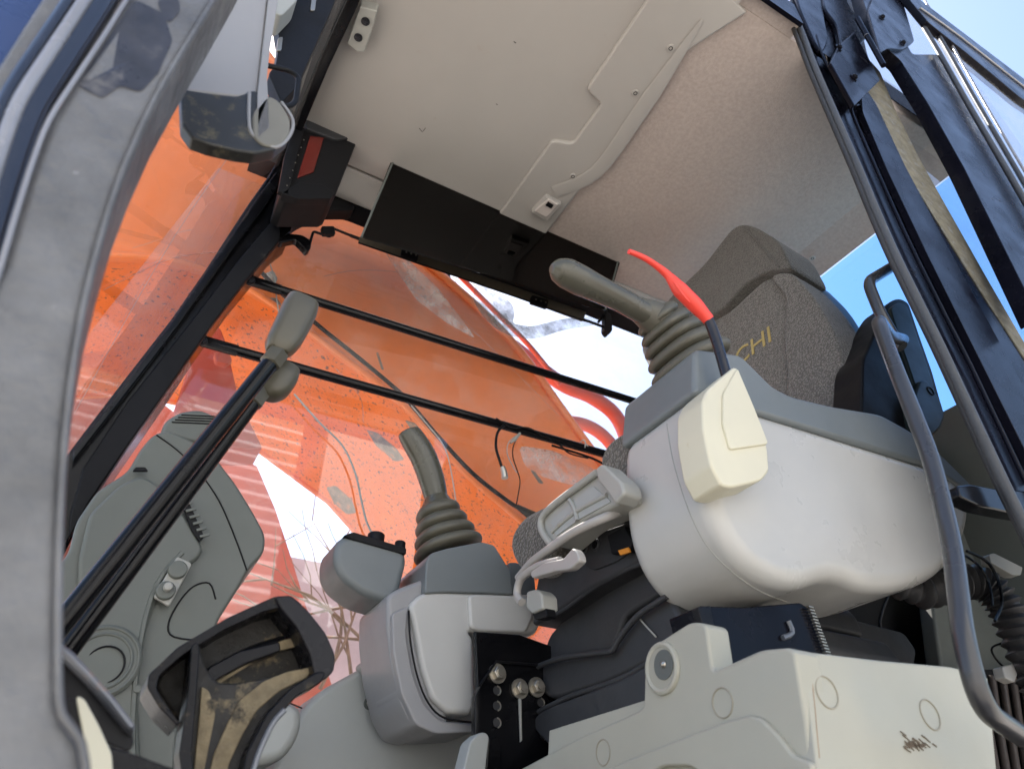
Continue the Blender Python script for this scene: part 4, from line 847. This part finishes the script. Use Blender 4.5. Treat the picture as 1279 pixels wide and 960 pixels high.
# boss under the boom
prism('cylinder_boss', [(232,470),(246,420),(262,404),(276,408),(284,430),(300,500),(330,560),(250,560),(215,520)], 'Y', BYN+.12, .10, mat('boss_paint', (.45,.06,.03), .4, var=.1), bm_, r=6, bev=.01)
prism('hose_lug', [(268,440),(286,438),(291,450),(284,455),(270,450)], 'Y', BYN-.03, .02, bpy.data.materials['boss_paint'], bm_, r=3, bev=.003)
# hoses at the boom foot
for px_, r_ in (([(640,432),(700,478),(740,496),(770,520),(786,560),(790,610)], .026), ([(690,492),(706,540),(716,575),(730,600)], .014), ([(690,525),(730,530),(758,548),(778,580),(800,640)], .022)):
    tube('hydraulic_hose', [P(a,b,'Y',1.62) for a,b in px_], r_, M['redhose'], bm_, sm=6, res=14)
tube('hydraulic_hose', [P(a,b,'Y',1.56) for a,b in [(520,290),(560,330),(610,380),(660,430),(700,480)]], .009, M['redhose'], bm_, sm=5, res=12)
for a, b in [(557,345),(566,357),(574,370),(580,380)]: bolt('hose_clamp', P(a,b,'Y',1.535), V(0,-1,0), .012, .014, M['dbolt'], bm_)
bolt('side_lug', P(338,348,'Y',1.49), V(0,-1,0), .012, .02, M['pan'], bm_)
# black hose along the outside of the boom
hs = thing('black_cable', 'long black cable sagging diagonally across the outside of the orange boom', 'cable', P(500,500,'Y',1.44))
cb = [(318,330),(352,366),(400,408),(450,448),(500,490),(520,512),(548,545),(590,590),(630,622),(648,634)]
tube('cable', [P(a,b,'Y',1.44) for a,b in cb], .0055, M['blackp'], hs, sm=5, res=8)
tube('cable_end', [P(646,632,'Y',1.44), P(662,642,'Y',1.44), P(680,650,'Y',1.44)], [.006,.012,.012], M['blackp'], hs, res=10)
tube('cable_highlight_wire', [P(a,b,'Y',1.435) for a,b in [(514,506),(536,532),(552,552),(560,570),(566,600),(572,640)]], .0018, M['white'], hs, sm=4, res=6)
# aerial lead and wires tied to the lower guard bar
al = thing('aerial_lead', 'short black aerial lead with metal plug dangling from the lower guard bar', 'cable', P(625,560,'Y',1.21))
tube('lead', [P(a,b,'Y',1.215) for a,b in [(630,531),(622,540),(620,558),(625,576),(629,588)]], .0032, M['blackp'], al, sm=4, res=8)
tube('plug', [P(628,583,'Y',1.215), P(630,589,'Y',1.215), P(631,597,'Y',1.215)], [.006,.0075,.0075], M['bolt'], al, res=12)
w2 = thing('hanging_wires', 'thin twisted wires hanging below the lower guard bar beside the plug', 'wires', P(645,580,'Y',1.21))
tube('wire', [P(a,b,'Y',1.22) for a,b in [(650,540),(642,556),(641,570),(646,586),(650,600),(648,616),(645,632)]], .0014, M['blackp'], w2, sm=4, res=6)
tube('wire', [P(a,b,'Y',1.22) for a,b in [(648,542),(636,552),(634,566),(640,580),(646,590)]], .0012, M['bar'], w2, sm=4, res=6)
tube('wire_joint', [P(650,541,'Y',1.215), P(643,549,'Y',1.215), P(638,553,'Y',1.215)], [.003,.0045,.002], M['pan'], w2, res=8)
tube('lashing', [P(a,b,'Y',1.22) for a,b in [(620,522),(640,534),(660,534),(680,545),(700,556),(712,566),(735,572)]], .002, M['blackp'], w2, sm=4, res=6)
tube('slack_wire', [P(a,b,'Y',1.22) for a,b in [(690,556),(716,564),(740,572),(756,580)]], .003, M['blackp'], w2, sm=4, res=6)
zt = thing('zip_tie', 'pale zip tie looped round the right end of the lower guard bar', 'zip tie', P(728,556,'Y',1.22))
c = P(728,556,'Y',1.235); torus('loop', c, V(1,0,.05), .0135, .0018, M['white'], zt)
tube('tail', [c+V(0,-.013,.0), c+V(.002,-.02,-.012)], .0015, M['white'], zt, res=6)
wr = thing('thin_wire', 'thin grey wire hanging down the inside of the right window by the joystick', 'wire', P(450,600,'Y',1.25))
tube('wire', [P(a,b,'Y',1.255) for a,b in [(368,492),(400,528),(428,556),(444,590),(452,625),(458,650),(468,672)]], .0022, M['trim'], wr, sm=4, res=6)
tube('wire', [P(a,b,'Y',1.255) for a,b in [(338,330),(344,350),(346,372),(350,400)]], .0014, M['trim'], wr, sm=4, res=6)
# ================================================================== beyond: sheds, dry climber
def corr(name, o, u, v_, lu, lv, pitch, amp, m, par, along='u'):
    """corrugated sheet: ribs run along u, waves step along v"""
    n = int(lv/pitch*6); nn = u.cross(v_).normalized(); vs2 = []; f = []
    for i in range(n+1):
        h = amp*math.sin(2*math.pi*i/6)
        for s in (0, 1): vs2.append(o+u*(lu*s)+v_*(lv*i/n)+nn*h)
    f = [(2*i, 2*i+1, 2*i+3, 2*i+2) for i in range(n)]
    return link(name, vs2, f, m, par, 80)
s1 = thing('white_shed', 'white corrugated sheet metal shed standing across the yard behind the photographer', 'shed', (1.0,-6.2,-1.5))
corr('wall_sheet', V(-9,-6,-1.5), V(1,0,0), V(0,0,1), 10.5, 6.75, .17, .03, M['shed'], s1)
link('shed_body', *box_data((-3.8,-7.6,1.8), (5.2,1.5,3.3)), M['conc'], s1)
s4 = thing('rendered_house', 'plain pale rendered house across the yard, right of the white shed', 'house', (3.0,-7,-1.5))
link('house_wall', *box_data((3.1,-7.5,1.9), (1.25,1.5,3.4)), M['shed'], s4)
s2 = thing('leaning_steel_plate', 'red painted steel plate leaning below the boom behind the front console', 'steel plate', (0,2.9,-1.5))
prism('plate', [(60,450),(200,500),(262,548),(322,582),(345,636),(366,700),(384,760),(430,900),(430,1300),(-200,1300),(-200,420)], 'Y', 2.9, .03, mat('faded_red_steel', (.42,.13,.085), .5, var=.15, dirt=(.4,.25,.2), damt=.1, dsc=5), s2, bev=.004)
s3 = thing('rendered_wall', 'pale rendered yard wall behind the dry climbing stems', 'wall', (1.5,3.6,-1.5))
link('wall_body', *box_data((1.7,3.9,-.0), (1.35,.12,1.5)), M['conc'], s3)
vn = thing('dry_climber', 'tangle of leafless dry stems climbing between the boom and the yard wall', 'climber', P(430,900,'Y',2.6))
def stem(p, d, r, n, depth):
    pts = [p.copy()]; d = d.copy()
    for i in range(n):
        d = (d+V(random.gauss(0,.16), random.gauss(0,.08), random.gauss(0,.16))).normalized(); p = p+d*.075; pts.append(p.copy())
        if depth < 2 and random.random() < .45:
            e = (d+V(random.uniform(-1,1), random.uniform(-.2,.2), random.uniform(-.6,.9))).normalized(); stem(p, e, r*.6, max(3, n-i-1), depth+1)
    tube('stem', pts, [max(.0012, r*(1-.7*i/n)) for i in range(n+1)], M['vine'], vn, res=6)
for a, b, dx, dz in [(470,830,-.5,.8),(440,850,-.2,1),(480,800,-.9,.25),(400,860,.3,1),(430,780,-.6,.6),(455,800,-.8,.5),(470,760,-.9,.2),(420,820,.1,.9)]:
    stem(P(a,b,'Y',2.3), V(dx,.0,dz).normalized(), .0065, 5, 0)

# ------------------------------------------------------------------ fine marks
for px_, pl_, r_ in (([(474,300),(506,352),(548,384),(600,420)], 1.270, .0005), ([(405,345),(440,338),(480,338),(512,342)], 1.270, .0004), ([(420,460),(438,480),(452,500),(454,526)], 1.270, .0005), ([(560,380),(620,440),(700,520)], 1.270, .0003), ([(415,150),(430,170)], 1.270, .0003)):
    tube('glass_scratch', [P(a,b,'Y',pl_) for a,b in px_], r_, M['jambl'], cab, sm=4, res=5)
wpl = (V(wsx(0)+.002,0,0), WN)
for px_, r_ in (([(306,168),(240,262),(180,360),(94,515)], .00035), ([(130,362),(200,328),(240,318),(292,314)], .0003)):
    tube('glass_scratch', [P(a,b,wpl) for a,b in px_], r_, M['jambl'], cab, sm=3, res=5)
for px_ in ([(524,160),(528,165),(532,160)], [(642,52),(645,54)], [(620,130),(622,131)]):
    tube('ceiling_scuff', [P(a,b,'Z',CZ-.0022) for a,b in px_], .0009, M['seatc'], cab, res=5)

def reflection(px, m): return tag(prism('glass_reflection', px, 'Y', 1.2675, .0006, M[m], cab, r=9, bev=0), 'painted reflection on the right window')  # sky glare and a blurred reflection painted as pale and grey sheets
reflection([(452,268),(474,266),(492,300),(512,326),(548,360),(596,424),(560,404),(520,374),(496,336),(474,302)], 'film')
reflection([(648,556),(690,562),(742,584),(752,604),(716,606),(680,596),(656,582)], 'film')
reflection([(596,352),(622,366),(640,378),(644,392),(640,404),(664,408),(704,398),(752,394),(766,402),(704,412),(668,424),(640,420),(622,412),(604,396),(590,372)], 'reflection_film')

def patch(o, px, m, name, r=6, off=.0006):
    q = [cast(o, p.x, p.y, off)[0] for p in rnd(px, r, 3)]; q = [p for p in q if p is not None]
    if len(q) < 3: return None
    b = base(o.parent); c = sum(q, V(0,0,0))/len(q)
    return link(name, q+[c], [(i, (i+1) % len(q), len(q)) for i in range(len(q))], m, o.parent, 0)
wd = mat('worn_dark_patch', (.035,.035,.042), .35, var=.5, vs_=30, dirt=(.12,.12,.125), damt=.25, dsc=30)
patch(ljp, [(138,20),(172,2),(205,18),(216,52),(198,92),(176,116),(150,108),(128,124),(98,108),(112,72)], wd, 'worn_patch')
patch(ljp, [(196,2),(222,-6),(226,14),(212,30),(204,22)], wd, 'worn_patch')
gm = mat('grey_boom_scrape', (.24,.19,.14), .85, var=.4, vs_=30, dirt=(.6,.2,.08), damt=.3, dsc=30)
for o_, px_ in ((bup, [(408,608),(420,606),(440,624),(446,640),(434,642),(418,628)]), (bup, [(458,536),(472,540),(496,560),(506,574),(494,576),(470,556)]), (bsp, [(336,372),(346,372),(360,392),(352,392)]), (bup, [(506,524),(520,528),(528,538),(514,536)]), (bsp, [(470,440),(473,440),(480,462),(477,462)]), (bsp, [(662,586),(668,588),(680,604),(674,604)])):
    patch(o_, px_, gm, 'paint_scrape', 3)
